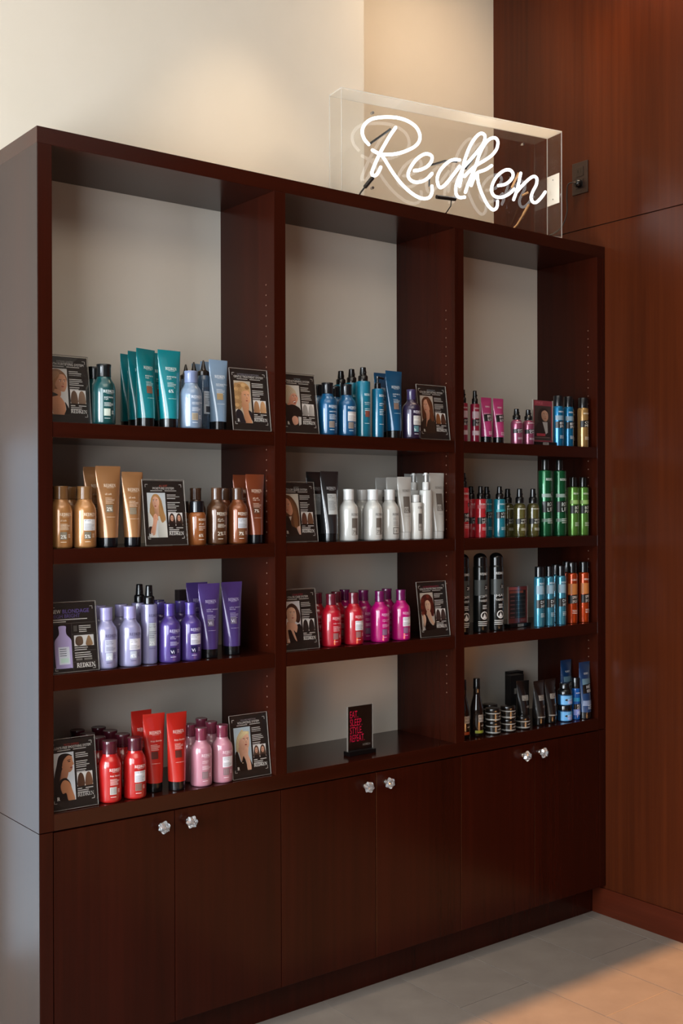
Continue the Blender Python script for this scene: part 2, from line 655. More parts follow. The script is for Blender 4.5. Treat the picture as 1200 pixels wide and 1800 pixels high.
for i, nm in ((0, 'side_panel'), (2, 'divider'), (4, 'divider'), (6, 'side_panel')):
    bpart(nm, WOOD_V, XI[i] + (0.002 if i == 0 else 0), XI[i + 1], 0, YB - 0.002, DR + 0.0012 if i in (0, 6) else DK, RB)
bpart('end_glare_skin', WOOD_S, 0, 0.0018, 0.001, YB - 0.002, DR + 0.0012, RB, 0)  # added skin that keeps the glare copy of the wood off the post front
bpart('top_panel', WOOD_H, 0, XI[7], 0, YB - 0.002, RB, ZC)
bpart('bottom_panel', WOOD_H, XI[1], XI[6], 0, YB - 0.002, DR + 0.0012, DK)
BACKP = mottled('painted_back_panel', '#dcd3c5', '#e0d7ca', 3.0, 0.5)
for b in range(3):
    a, c = XI[2 * b + 1], XI[2 * b + 2]
    bpart('back_panel', BACKP, a + 0.0003, c - 0.0003, YB - 0.012, YB - 0.003, DK + 0.0003, RB - 0.0003, 0)
    for z0, z1 in ((S1B, S1T), (S2B, S2T), (S3B, S3T)):
        bpart('shelf', WOOD_H, a + 0.0006, c - 0.0006, 0.001, YB - 0.0125, z0, z1)
# rows of shelf pin holes near the front of the divider faces that face left
PIN = mat('pin_hole', '#6a4a3c', 0.5)
for i in (2, 4, 6):
    bm = bmesh.new()
    z = 0.95
    while z < 2.3:
        if not any(a - 0.006 < z < b_ + 0.006 for a, b_ in ((S1B, S1T), (S2B, S2T), (S3B, S3T))):
            vs = [bm.verts.new((XI[i] - 0.0004, 0.045 + 0.0026 * math.cos(k * math.pi / 4), z - DR + 0.0026 * math.sin(k * math.pi / 4)))
                  for k in range(8)]
            bm.faces.new(vs)
        z += 0.032
    tag(obj('shelf_pin_holes', finish(bm, 'shelf_pin_holes', PIN), bk), kind='stuff')

bc = thing('base_cabinet', (0, 0, 0), 0, 'long dark mahogany base cabinet with six plain doors below the bookcase', 'cabinet')
TZ = DR - 0.0012
box('end_glare_skin', WOOD_S, 0, 0.0018, 0.001, YB - 0.002, 0, TZ, bc)  # added glare skin, continuing the one on the bookcase side
box('side_panel', WOOD_V, 0.002, XI[1] - 0.003, 0, YB - 0.002, 0, TZ, bc, 0.0009)
box('side_panel', WOOD_V, 2.2935, XI[7], 0, YB - 0.002, 0.1152, TZ, bc, 0.0009)
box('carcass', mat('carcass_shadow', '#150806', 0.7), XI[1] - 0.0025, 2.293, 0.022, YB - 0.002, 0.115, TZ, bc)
box('toe_kick', WOOD_V, XI[1] - 0.0025, 2.3306, 0.06, 0.075, 0, 0.1148, bc)
KNOBG = mat('crystal_glass', (0.96, 0.98, 1.0), 0.04, trans=0.9, coat=0.5)


def knob_mesh():
    """six-petalled faceted crystal knob on a metal post; axis along -Y"""
    bm = bmesh.new()
    n = 12
    rings = []
    for sc_, y in ((0.45, -0.012), (0.95, -0.018), (1.0, -0.023), (0.78, -0.031), (0.35, -0.034)):
        ring = []
        for k in range(n):
            rr = 0.0195 * (1.0 if k % 2 == 0 else 0.8) * sc_
            a = 2 * math.pi * k / n + 0.26
            ring.append(bm.verts.new((rr * math.cos(a), y, rr * math.sin(a))))
        rings.append(ring)
    for a, b in zip(rings, rings[1:]):
        for k in range(n):
            bm.faces.new((a[k], a[(k + 1) % n], b[(k + 1) % n], b[k]))
    bm.faces.new(rings[0])
    bm.faces.new(rings[-1])
    add_tube(bm, [(0, 0, 0), (0, -0.0125, 0)], 0.0062, 10, 1)
    add_tube(bm, [(0, 0.0, 0), (0, -0.003, 0)], 0.0095, 12, 1)
    return finish(bm, 'knob', [KNOBG, CHROME])


KN = knob_mesh()
DX = [0.0402, 0.4105, 0.7835, 1.1630, 1.5480, 1.9230, 2.2922]
KX = [0.365, 0.455, 1.117, 1.205, 1.862, 1.952]
for k in range(6):
    d = box('door', WOOD_V, DX[k] + 0.0012, DX[k + 1] - 0.0012, 0, 0.02, DB, TZ - 0.002, bc, 0.0009)
    kb = obj('knob', KN, d)
    kb.location = (KX[k], 0, 0.691)
    kb.rotation_euler = (0, R(13 * k), 0)
    kb['label'] = 'faceted clear crystal knob'

# ------------------------------------------------------------------ products: shapes
PROTO = {}


def tint(c, k=0.82):
    return tuple(v * k for v in lin(c))


def cyl_map(r):
    def f(x, y, o):
        a = x / r
        return ((r + o) * math.sin(a), -(r + o) * math.cos(a), y)
    return f


METAL = {'gold': 0.3, 'goldt': 0.35, 'brown': 0.3, 'copper': 0.3, 'coppert': 0.3, 'lavender': 0.12, 'purple': 0.2, 'purplet': 0.2, 'green': 0.15, 'blue': 0.2, 'bluet': 0.2, 'darkpurple': 0.3, 'charcoal': 0.3,
         'paleblue': 0.15}


def bottle_parts(key, body, cap, cap_r, art, r=0.0322, h=0.170, rough=0.22, capm=None, coat=0.4, neck=None, cap_h=0.036):
    bm_ = mat('plastic_' + key, tint(body), 0.3, METAL.get(key, 0.0), coat=0.8, coat_rough=0.05)
    cm = capm or mat('cap_' + key, cap, 0.25, coat=0.3)
    zs = h - cap_h
    nr = cap_r * 0.97
    s = h / 0.170
    prof = [(r * 0.86, 0), (r * 0.96, 0.0015), (r, 0.006), (r, 0.098 * s), (r * 0.985, 0.104 * s), (r * 0.93, 0.111 * s)]
    za = 0.111 * s
    for i in range(1, 7):
        t = i / 6
        prof.append((r * 0.93 + (nr - r * 0.93) * (t * t * (3 - 2 * t)) ** 0.85, za + (zs - za) * t))
    capp = [(nr, zs + 0.0006), (cap_r * 1.01, zs + 0.0012), (cap_r * 1.0, zs + 0.006), (cap_r * 0.98, h - 0.010), (cap_r * 1.04, h - 0.0015),
            (cap_r * 1.0, h), (cap_r * 0.8, h - 0.0008)]
    parts = [('body', lathe('body', bm_, prof, 36, 50)), ('cap', lathe('cap', cm, capp, 28, 40))]
    if art:
        parts.append(('label', art.mesh('label', cyl_map(r))))
    return parts


def tube_dims(h, r, hw, hc):
    def ab(z):
        t = min(max((z - hc) / (h - 0.009 - hc), 0), 1)
        a = r * 1.03 + (hw - r * 1.03) * t ** 0.9
        b = (r * 1.03) * (1 - t ** 1.55) + 0.0011
        return a, b
    return ab


def tube_parts(key, body, cap, art, h=0.228, r=0.0265, hw=0.0385, hc=0.026, rough=0.25):
    m = mat('plastic_' + key, tint(body), 0.3, METAL.get(key, 0.0), coat=0.8, coat_rough=0.06)
    cm = mat('cap_' + cap.strip('#'), cap, 0.25, coat=0.3)
    ab = tube_dims(h, r, hw, hc)
    n = 36
    bm = bmesh.new()
    rings = []
    zs = [hc + 0.0006] + [hc + (h - 0.009 - hc) * i / 14 for i in range(1, 15)] + [h - 0.004, h]
    for z in zs:
        a, b = ab(z)
        ring = []
        for k in range(n):
            th = 2 * math.pi * k / n
            ring.append(bm.verts.new((a * math.sin(th), -b * math.cos(th), z)))
        rings.append(ring)
    for p, q in zip(rings, rings[1:]):
        for k in range(n):
            bm.faces.new((p[k], p[(k + 1) % n], q[(k + 1) % n], q[k]))
    bm.faces.new(rings[0][::-1])
    bm.faces.new(rings[-1])
    body_ = finish(bm, 'body', m, 50)
    cap_ = lathe('cap', cm, [(r * 0.93, 0), (r * 0.985, 0.0012), (r, 0.004), (r, hc)], 32, 40)
    parts = [('body', body_), ('cap', cap_)]
    if art:
        def f(x, y, o):
            a, b = ab(y)
            q = max(1 - (x / a) ** 2, 0.02)
            return (x, -b * math.sqrt(q) - o * 1.6 - 0.0002, y)
        parts.append(('label', art.mesh('label', f)))
    return parts


def can_parts(key, body, cap, art, r=0.0225, h=0.194, hb=0.150, metal=0.55, rough=0.24, cap_r=None, dome=False, capm=None):
    m = mat('can_' + key, tint(body, 0.95), 0.24, metal, coat=0.6, coat_rough=0.05)
    cm = capm or mat('cap_' + cap.strip('#'), cap, 0.22, coat=0.3)
    cr_ = cap_r or r * 0.86
    prof = [(r * 0.9, 0), (r * 0.98, 0.001), (r, 0.004), (r, hb - 0.006), (r * 0.97, hb - 0.002), (cr_ * 1.0, hb + 0.001)]
    if dome:
        cp = [(cr_, hb + 0.0016), (cr_, h - r * 0.75)]
        for i in range(1, 7):
            a = math.pi / 2 * i / 6
            cp.append((max(cr_ * math.cos(a), 0.0015), h - r * 0.75 + r * 0.75 * math.sin(a)))
    else:
        cp = [(cr_, hb + 0.0016), (cr_, h - 0.004), (cr_ * 0.95, h - 0.0008), (cr_ * 0.85, h)]
    parts = [('body', lathe('body', m, prof, 32, 45)), ('cap', lathe('cap', cm, cp, 28, 40))]
    if art:
        parts.append(('label', art.mesh('label', cyl_map(r))))
    return parts


def spray_parts(key, body, cap, art, r=0.0245, h=0.230, hb=0.180, rough=0.22, metal=0.0, coat=0.4, round_=False, trans=0.0):
    """straight bottle with a fine mist head"""
    m = mat('spray_' + key, tint(body), 0.28 if not trans else 0.08, metal, coat=0.8, coat_rough=0.05, trans=trans)
    cm = mat('cap_' + cap.strip('#'), cap, 0.22, coat=0.3)
    prof = [(r * 0.88, 0), (r * 0.97, 0.0012), (r, 0.005), (r, hb - 0.005), (r * 0.96, hb - 0.001), (r * 0.8, hb), (r * 0.5, hb + 0.0006)]
    if round_:
        prof = [(r * 0.88, 0), (r * 0.97, 0.0012), (r, 0.005), (r, hb - 0.020)]
        for i in range(1, 7):
            a = math.pi / 2 * i / 6
            prof.append((r * (0.5 + 0.5 * math.cos(a)), hb - 0.020 + 0.0195 * math.sin(a)))
    k = h - hb
    cr_ = r * 0.66
    cp = [(cr_, hb + 0.0008), (cr_, hb + k * 0.34), (cr_ * 0.9, hb + k * 0.4), (cr_ * 0.72, hb + k * 0.44), (cr_ * 0.6, h - 0.004),
          (cr_ * 0.62, h - 0.002), (cr_ * 0.5, h)]
    bm = bmesh.new()
    add_lathe(bm, cp, 24)
    add_tube(bm, [(0, -cr_ * 0.3, hb + k * 0.62), (0, -cr_ * 0.95, hb + k * 0.61)], 0.003, 8)
    parts = [('body', lathe('body', m, prof, 32, 45)), ('mist_head', finish(bm, 'mist_head', cm, 40))]
    if art:
        parts.append(('label', art.mesh('label', cyl_map(r))))
    return parts


def pump_parts(key, body, cap, art, r=0.0205, h=0.206, hb=0.160, round_=False, face=1):
    m = mat('spray_' + key, tint(body), 0.25, coat=0.8, coat_rough=0.05)
    cm = mat('cap_' + cap.strip('#'), cap, 0.22, coat=0.3)
    prof = [(r * 0.88, 0), (r * 0.97, 0.0012), (r, 0.005), (r, hb - 0.005 - (0.018 if round_ else 0))]
    if round_:
        for i in range(1, 6):
            a = math.pi / 2 * i / 5
            prof.append((r * (0.42 + 0.58 * math.cos(a)), hb - 0.023 + 0.022 * math.sin(a)))
    else:
        prof += [(r * 0.96, hb - 0.001), (r * 0.5, hb + 0.0004)]
    k = h - hb
    bm = bmesh.new()
    q = r * 0.52
    add_lathe(bm, [(q, hb + 0.0006), (q, hb + k * 0.42), (q * 0.86, hb + k * 0.46), (0.0042, hb + k * 0.48), (0.0042, h - 0.009), (0.0062, h - 0.008),
                   (0.0066, h - 0.001), (0.004, h)], 22)
    add_tube(bm, [(0, 0, h - 0.005), (0.012 * face, -0.002, h - 0.0045), (0.025 * face, -0.004, h - 0.007)], 0.0036, 8)
    parts = [('body', lathe('body', m, prof, 32, 45)), ('pump', finish(bm, 'pump', cm, 40))]
    if art:
        parts.append(('label', art.mesh('label', cyl_map(r))))
    return parts


def jar_parts(key, body, lid, art, r=0.028, h=0.047, lid_h=0.014, ring=None):
    m = mat('jar_' + key, body, 0.2, coat=0.4)
    lm = mat('cap_' + lid.strip('#'), lid, 0.25, coat=0.3)
    zb = h - lid_h
    parts = [('body', lathe('body', m, [(r * 0.9, 0), (r * 0.98, 0.001), (r, 0.004), (r, zb - 0.001), (r * 0.94, zb)], 36, 40)),
             ('lid', lathe('lid', lm, [(r * 0.985, zb + 0.0004), (r * 1.0, zb + 0.001), (r * 1.0, h - 0.003), (r * 0.97, h - 0.0008), (r * 0.9, h)], 36, 40))]
    if ring:
        rm = mat('ring_' + ring.strip('#'), ring, 0.3)
        parts.append(('ring', lathe('ring', rm, [(r * 1.004, 0.005), (r * 1.012, 0.0055), (r * 1.012, 0.0095), (r * 1.004, 0.010)], 36, 40)))
        parts.append(('ring', lathe('ring', rm, [(r * 1.004, zb - 0.006), (r * 1.012, zb - 0.0055), (r * 1.012, zb - 0.0025), (r * 1.004, zb - 0.002)], 36, 40)))
    if art:
        parts.append(('label', art.mesh('label', cyl_map(r * 1.002))))
    return parts


# ------------------------------------------------------------------ products: printed fronts
def art_bottle(txt, name, num=None, white=None, box=None, boxtxt='#e8e6ea', x0=-0.016, seed=1, panel=None):
    a = Art()
    a.mark(x0, 0.0885, 0.037, 0.0078, txt)
    a.rect(x0 + 0.008, 0.0858, x0 + 0.029, 0.0864, txt)
    if panel:
        a.rect(x0 - 0.001, 0.046, x0 + 0.036, 0.081, panel)
    t = txt
    if white:
        a.rect(x0, 0.048, x0 + 0.036, 0.079, white)
        t = '#6d6a70'
    nm = name.split('|')
    for i, s_ in enumerate(nm):
        a.text(s_, x0 + 0.002, 0.0735 - i * 0.0056, 0.0046, t)
    a.lines(x0 + 0.002, 0.0712 - len(nm) * 0.0056, 0.031, 7 - 2 * len(nm) + 1, 0.0030, 0.0009, t, seed)
    if box:
        a.rect(x0 + 0.0015, 0.024, x0 + 0.0205, 0.0445, box)
        if num:
            a.text(num, x0 + 0.003, 0.027, 0.0095, boxtxt)
        else:
            for i in range(4):
                a.rect(x0 + 0.004 + i * 0.0042, 0.026, x0 + 0.006 + i * 0.0042, 0.0425, boxtxt)
        a.lines(x0 + 0.024, 0.037, 0.010, 3, 0.0038, 0.0013, txt, seed + 3)
    elif num:
        a.text(num, x0 + 0.002, 0.027, 0.011, txt)
        a.lines(x0 + 0.022, 0.037, 0.010, 3, 0.0038, 0.0013, txt, seed + 3)
    a.rect(x0 + 0.003, 0.0165, x0 + 0.019, 0.0178, txt)
    return a


def art_tube(txt, name, h=0.228, num=None, box=None, boxtxt='#e8e6ea', seed=1, white=None):
    a = Art()
    s = h / 0.228
    x0 = -0.018
    a.mark(x0, 0.169 * s, 0.037, 0.0085, txt)
    a.rect(x0 + 0.008, 0.1662 * s, x0 + 0.03, 0.1669 * s, txt)
    t = txt
    if white:
        a.rect(x0, 0.088 * s, x0 + 0.036, 0.155 * s, white)
        t = '#4b4a4c'
    for i, s_ in enumerate(name.split('|')):
        a.text(s_, x0 + 0.002, (0.1465 - 0.0066 * i) * s, 0.0052, t)
    k = len(name.split('|'))
    a.lines(x0 + 0.002, (0.144 - 0.0066 * k) * s, 0.03, 9 if white else 5, 0.0036, 0.0009, t, seed)
    if box:
        a.rect(x0 + 0.002, 0.098 * s, x0 + 0.022, 0.119 * s, box)
    if num:
        a.text(num, x0 + 0.004, 0.102 * s, 0.0095, boxtxt)
    if not white:
        a.rect(x0 + 0.002, 0.084 * s, x0 + 0.028, 0.0847 * s, txt)
    return a


def art_style(r, hb, top, words, band='#0a0a0b', ink='#dcdcda', badge=None, stripes=(), y=0.52):
    """styling range: coloured can with a dark hand-torn band and slanted white words"""
    a = Art()
    g = r * 1.35
    for (y0, y1, c) in stripes:
        a.rect(-g, hb * y0, g, hb * y1, c)
    a.mark(-r * 0.75, hb * 0.86, r * 1.5, hb * 0.035, ink)
    yb = hb * (1 - y)
    bh = hb * 0.085
    n = 8
    v = []
    for i in range(n + 1):
        x = -g + 2 * g * i / n
        v += [(x, yb - bh + 0.004 * i / n), (x, yb + bh + 0.004 * i / n)]
    a.tris(v, [(2 * i, 2 * i + 2, 2 * i + 3, 2 * i + 1) for i in range(n)], band)
    a.n += 1
    for i, s_ in enumerate(words.split('|')):
        a.text(s_, -r * 0.5, yb + bh * (0.1 - i * 0.95), bh * 0.72, ink, w=r * 1.45, slope=0.10)
    if badge:
        a.ell(r * 0.45, hb * 0.66, r * 0.38, r * 0.38, band)
        a.text(badge, r * 0.2, hb * 0.66 - r * 0.16, r * 0.34, ink)
    a.lines(-r * 0.5, hb * 0.26, r * 1.3, 3, hb * 0.03, hb * 0.009, ink, 5)
    return a


def hair_art(r, hb, badge, words):
    a = Art()
    ink, gr = '#cfcfcc', '#3d4140'
    g = r * 1.4
    a.rect(-g, hb * 0.56, g, hb * 0.80, gr)
    a.mark(-r * 0.6, hb * 0.875, r * 1.5, hb * 0.035, ink)
    a.ell(r * 0.5, hb * 0.685, r * 0.46, r * 0.46, '#0c0c0c')
    a.text(badge, r * 0.2, hb * 0.66, r * 0.42, ink)
    for i, s_ in enumerate(words.split('|')):
        a.text(s_, -r * 0.55, hb * (0.525 - 0.06 * i), hb * 0.036, ink, w=r * 1.6, slope=0.1 if i == 0 else 0)
    a.lines(-r * 0.2, hb * 0.405, r * 1.0, 3, hb * 0.024, hb * 0.009, ink, 4)
    a.ell(r * 0.1, hb * 0.255, r * 0.56, r * 0.56, ink, 20)
    a.ell(r * 0.1, hb * 0.255, r * 0.42, r * 0.42, '#141414', 20)
    a.poly([(r * 0.1, hb * 0.29), (-r * 0.2, hb * 0.215), (r * 0.4, hb * 0.215)], ink)
    a.lines(-r * 0.8, hb * 0.155, r * 2.0, 3, hb * 0.028, hb * 0.011, ink, 9)
    return a


W_, LAV, DKT = '#e9e7e6', '#4b4a63', '#3c3a40'
defs = {}


def D(key, fn):
    defs[key] = fn


BX = '#8f8076'
D('green_bottle', lambda: bottle_parts('green', '#0b4a4b', '#0f1314', 0.0200, art_bottle('#cfd6d4', 'extreme|length', None, None, '#a9b3a6', '#c9cfc2')))
D('teal_tube', lambda: tube_parts('teal', '#067f88', '#0d0c0c', art_tube('#d5e4e2', 'extreme|length', 0.228, None, '#7b5240')))
D('teal_tube_percent', lambda: tube_parts('teal', '#067f88', '#0d0c0c', art_tube('#d5e4e2', 'extreme|length', 0.228, '6%', '#0a6f76')))
D('pale_blue_bottle', lambda: bottle_parts('paleblue', '#8093ab', '#6f7a99', 0.0195, art_bottle('#dfe2ea', 'extreme bleach|recovery', None, None, '#a89a86', '#6f6355')))
D('pale_blue_tube', lambda: tube_parts('paleblue2', '#87a2bd', '#101011', art_tube('#e6ebf1', 'extreme bleach|recovery', 0.214, None, '#a58d68'), 0.214, 0.0235, 0.0335))
D('gold_bottle', lambda: bottle_parts('gold', '#c2874f', '#7c5733', 0.0205, art_bottle('#e9d6bd', 'all soft', '2%', None, '#7d7261', '#f0ebe2')))
D('gold_bottle_white', lambda: bottle_parts('gold', '#c2874f', '#7c5733', 0.0205, art_bottle('#e9d6bd', 'all soft', '5%', '#d6d3d3', '#6d6455', '#f0ebe2')))
D('gold_tube', lambda: tube_parts('goldt', '#b98354', '#0b0c10', art_tube('#e3cdb4', 'all soft', 0.228, '2%', '#7d6f5c', '#f0ebe2')))
D('gold_tube_small', lambda: tube_parts('goldt', '#b98354', '#0b0c10', art_tube('#e3cdb4', 'all soft', 0.213, None, '#7d6f5c'), 0.213, 0.0225, 0.033))
D('brown_bottle', lambda: bottle_parts('brown', '#5d3a22', '#4a3020', 0.0168, art_bottle('#d9cdbd', 'all soft|mega curls', '2%', None, None), 0.031))
D('copper_bottle', lambda: bottle_parts('copper', '#8a4a26', '#4a3020', 0.0168, art_bottle('#d9cdbd', 'all soft|mega curls', '7%', '#b9b9bd', '#6b4a33', '#f0ebe2'), 0.031))
D('copper_tube', lambda: tube_parts('coppert', '#8d4527', '#0b0c10', art_tube('#e0c3ae', 'all soft|mega curls', 0.213, '7%', '#5f3a26', '#efe6da'), 0.213, 0.0245, 0.034))
D('lavender_bottle', lambda: bottle_parts('lavender', '#9d99bd', '#9791bd', 0.0180, art_bottle('#4a4666', 'blondage|high bright', '4%', None, '#b9bdc6', '#e9e9ec', panel='#b3b3c4')))
D('lavender_bottle_white', lambda: bottle_parts('lavender', '#9d99bd', '#9791bd', 0.0180, art_bottle('#4a4666', 'blondage|high bright', '4%', '#d8d4dd', '#aeb0bd', '#e9e9ec')))
D('lavender_spray', lambda: spray_parts('lavspray', '#8f8bb5', '#0c0c0e', art_spray('#4a4666', 0.0238, 'blondage|high bright', '2%', '#b4b9bd'), 0.0238, 0.226, 0.172))
D('purple_bottle', lambda: bottle_parts('purple', '#513c88', '#4a3a86', 0.0158, art_bottle('#c6c0dc', 'color extend|blondage', 'Vi', None, '#1c1840', '#e6e4ef')))
D('purple_bottle_white', lambda: bottle_parts('purple', '#513c88', '#4a3a86', 0.0158, art_bottle('#c6c0dc', 'color extend|blondage', 'Vi', '#c9c6d2', '#1c1840', '#e6e4ef')))
D('purple_tube', lambda: tube_parts('purplet', '#553f86', '#0c0d10', art_tube('#b9aed2', 'color extend|blondage', 0.222, 'Vi', '#6d6478', '#e6e4ef'), 0.222, 0.0255, 0.0375))
MAR = '#471420'
D('red_bottle', lambda: bottle_parts('red', '#b81a18', MAR, 0.0208, art_bottle('#ecd7d2', 'frizz dismiss', None, None, '#b7b0aa', '#8e8782')))
D('red_bottle_white', lambda: bottle_parts('red', '#b81a18', MAR, 0.0208, art_bottle('#ecd7d2', 'frizz dismiss', None, '#d9d5d9', '#86665c', '#6d4f47')))
D('red_tube', lambda: tube_parts('redt', '#c3261c', '#0c0a0a', art_tube('#e6c4bb', 'frizz dismiss', 0.225, None, '#57251e', '#7a3a30'), 0.225, 0.0245, 0.0345))
D('pink_bottle', lambda: bottle_parts('pink', '#c0808f', '#6d2a3c', 0.0178, art_bottle('#e7d3d8', 'volume|injection', None, None, '#7d6468', '#94797c')))
D('pink_bottle_white', lambda: bottle_parts('pink', '#c0808f', '#6d2a3c', 0.0178, art_bottle('#e7d3d8', 'volume|injection', None, '#d8d4d8', '#7d6468', '#94797c')))
D('blue_bottle', lambda: bottle_parts('blue', '#0b5583', '#0f1014', 0.0185, art_bottle('#cdd9e2', 'extreme', None, None, '#8b7f76', '#6a6059')))
D('blue_bottle_white', lambda: bottle_parts('blue', '#0b5583', '#0f1014', 0.0185, art_bottle('#cdd9e2', 'extreme', None, '#cbc9c6', '#8b7f76', '#6a6059')))
D('blue_tube', lambda: tube_parts('bluet', '#0d557f', '#0d0c0c', art_tube('#c6d4de', 'extreme|cica', 0.230, None, '#776257'), 0.230, 0.0255, 0.0375))
D('dark_purple_bottle', lambda: bottle_parts('darkpurple', '#2a1e3a', '#2f2547', 0.0160, art_bottle('#d6d2da', 'color extend|brownlights', 'b', '#c5c2bb', '#4f7276', '#d6e2e2')))
D('charcoal_tube', lambda: tube_parts('charcoal', '#2b2a2b', '#0b0b0c', art_tube('#a9a8a8', 'acidic|color gloss', 0.227, None, None, white='#aeb0ae'), 0.227, 0.0265, 0.0365))
WH = '#c9c8c2'
D('white_bottle', lambda: bottle_parts('white', WH, '#c6c6c4', 0.0180, art_abc_bottle(True)))
D('white_bottle_boxed', lambda: bottle_parts('white', WH, '#c6c6c4', 0.0180, art_abc_bottle(False)))
D('white_tube_small', lambda: tube_parts('whitet', WH, '#c6c5c1', art_abc_tube(0.214), 0.214, 0.0215, 0.0325))
D('white_tube', lambda: tube_parts('whitet', WH, '#c6c5c1', art_abc_tube(0.230), 0.230, 0.025, 0.0365))
D('crimson_bottle', lambda: bottle_parts('crimson', '#b41026', '#5c1424', 0.0172, art_bottle('#e9b9bc', 'color extend', None, None, '#7f5350', '#97696a')))
D('crimson_bottle_white', lambda: bottle_parts('crimson', '#b41026', '#5c1424', 0.0172, art_bottle('#e9b9bc', 'color extend', None, '#d8d6da', '#7f5350', '#97696a')))
D('magenta_bottle', lambda: bottle_parts('magenta', '#b8066e', '#5b0d43', 0.0168, art_bottle('#e3b3d2', 'color extend|magnetics', None, None, '#6f4a66', '#8e6a85')))
D('magenta_bottle_white', lambda: bottle_parts('magenta', '#c2087a', '#5b0d43', 0.0168, art_bottle('#e3b3d2', 'color extend|magnetics', None, '#d8d6da', '#6f4a66', '#8e6a85')))


def art_spray(txt, r, name, num=None, box=None, red=None):
    a = Art()
    x0 = -0.012
    a.mark(x0, 0.136, 0.030, 0.0075, txt)
    if box:
        a.rect(x0, 0.052, x0 + 0.026, 0.118, box)
    for i, s_ in enumerate(name.split('|')):
        a.text(s_, x0 + 0.001, 0.111 - 0.0065 * i, 0.0046, txt)
    a.lines(x0 + 0.001, 0.092, 0.024, 4, 0.0055, 0.0014, txt, 2)
    if num:
        a.text(num, x0 + 0.002, 0.055, 0.010, '#e6e6ea')
    if red:
        a.rect(x0 + 0.003, 0.066, x0 + 0.022, 0.086, red)
    a.rect(x0 + 0.001, 0.044, x0 + 0.02, 0.0452, txt)
    return a


def art_abc_bottle(photo):
    a = Art()
    x0 = -0.012
    a.mark(x0, 0.083, 0.036, 0.0078, '#5b5a5a')
    if photo:
        a.rect(x0 + 0.002, 0.020, x0 + 0.029, 0.075, '#5d564f')
        a.rect(x0 + 0.003, 0.021, x0 + 0.018, 0.043, '#a9a69f')
        for i in range(5):
            a.rect(x0 + 0.005 + 0.0045 * i, 0.046, x0 + 0.007 + 0.0045 * i, 0.073, '#6b6259')
        a.text('7%', x0 + 0.0045, 0.024, 0.011, '#3f3d3b')
    else:
        a.text('acidic', x0 + 0.002, 0.072, 0.004, '#5b5a5a')
        a.text('bonding', x0 + 0.002, 0.0665, 0.004, '#5b5a5a')
        a.lines(x0 + 0.002, 0.061, 0.03, 4, 0.0042, 0.0012, '#77746f', 3)
        a.rect(x0 + 0.002, 0.020, x0 + 0.029, 0.043, '#55504b')
        a.rect(x0 + 0.0045, 0.0225, x0 + 0.0265, 0.0405, '#b3b1ab')
        a.text('14', x0 + 0.007, 0.0255, 0.010, '#3f3d3b')
    return a


def art_abc_tube(h):
    a = Art()
    s = h / 0.23
    a.mark(-0.015, 0.175 * s, 0.034, 0.008, '#77746f')
    a.rect(-0.015, 0.098 * s, 0.014, 0.158 * s, '#5f5750')
    a.rect(-0.0135, 0.1 * s, 0.004, 0.120 * s, '#a9a69f')
    for i in range(5):
        a.rect(-0.013 + 0.005 * i, 0.124 * s, -0.0108 + 0.005 * i, 0.156 * s, '#71675e')
    a.text('5%', -0.012, 0.103 * s, 0.011, '#45423f')
    a.rect(-0.012, 0.086 * s, 0.010, 0.0868 * s, '#77746f')
    return a


def art_abc_spray(hb):
    a = Art()
    a.mark(-0.008, hb * 0.83, 0.028, 0.0075, '#5b5a5a')
    if hb < 0.14:
        a.rect(-0.006, hb * 0.24, 0.014, hb * 0.70, '#5f5a55')
        a.rect(-0.0045, hb * 0.26, 0.0085, hb * 0.42, '#a9a69f')
        a.text('9%', -0.004, hb * 0.29, 0.008, '#45423f')
    else:
        a.text('acidic', -0.006, hb * 0.70, 0.006, '#5b5a5a')
        a.lines(-0.006, hb * 0.64, 0.026, 5, 0.006, 0.0014, '#77746f', 3)
        a.rect(-0.006, hb * 0.30, 0.015, hb * 0.44, '#5f5a55')
        a.rect(-0.0045, hb * 0.315, 0.0085, hb * 0.425, '#b3b1ab')
        a.text('9%', -0.004, hb * 0.34, 0.008, '#45423f')
        a.rect(-0.006, hb * 0.25, 0.012, hb * 0.255, '#77746f')
    return a


D('blue_spray', lambda: spray_parts('bluespray', '#0c6d86', '#0d0c0c', art_spray('#c9dde2', 0.0245, 'extreme|anti-snap', None, None, '#7e4338'), 0.0245, 0.232, 0.185))
D('blue_pump', lambda: pump_parts('bluepump', '#0a678c', '#0c0c0e', art_spray('#cfe0e6', 0.0203, 'extreme|length', None, None), 0.0203, 0.206, 0.164))
D('white_mist', lambda: short_cap())
D('white_pump', lambda: pump_parts('whitepump', WH, '#c6c5c1', art_abc_spray(0.170), 0.0228, 0.230, 0.170))


def short_cap():
    r, hb, h = 0.0228, 0.127, 0.153
    m = mat('spray_whitemist', WH, 0.25, coat=0.3)
    cm = mat('cap_c6c5c1', '#c6c5c1', 0.25, coat=0.3)
    return [('body', lathe('body', m, [(r * 0.88, 0), (r * 0.97, 0.0012), (r, 0.005), (r, hb - 0.004), (r * 0.95, hb - 0.0008), (r * 0.6, hb)], 32, 45)),
            ('cap', lathe('cap', cm, [(0.0135, hb + 0.0006), (0.0138, h - 0.003), (0.0125, h)], 24, 40)),
            ('label', art_abc_spray(hb).mesh('label', cyl_map(r)))]


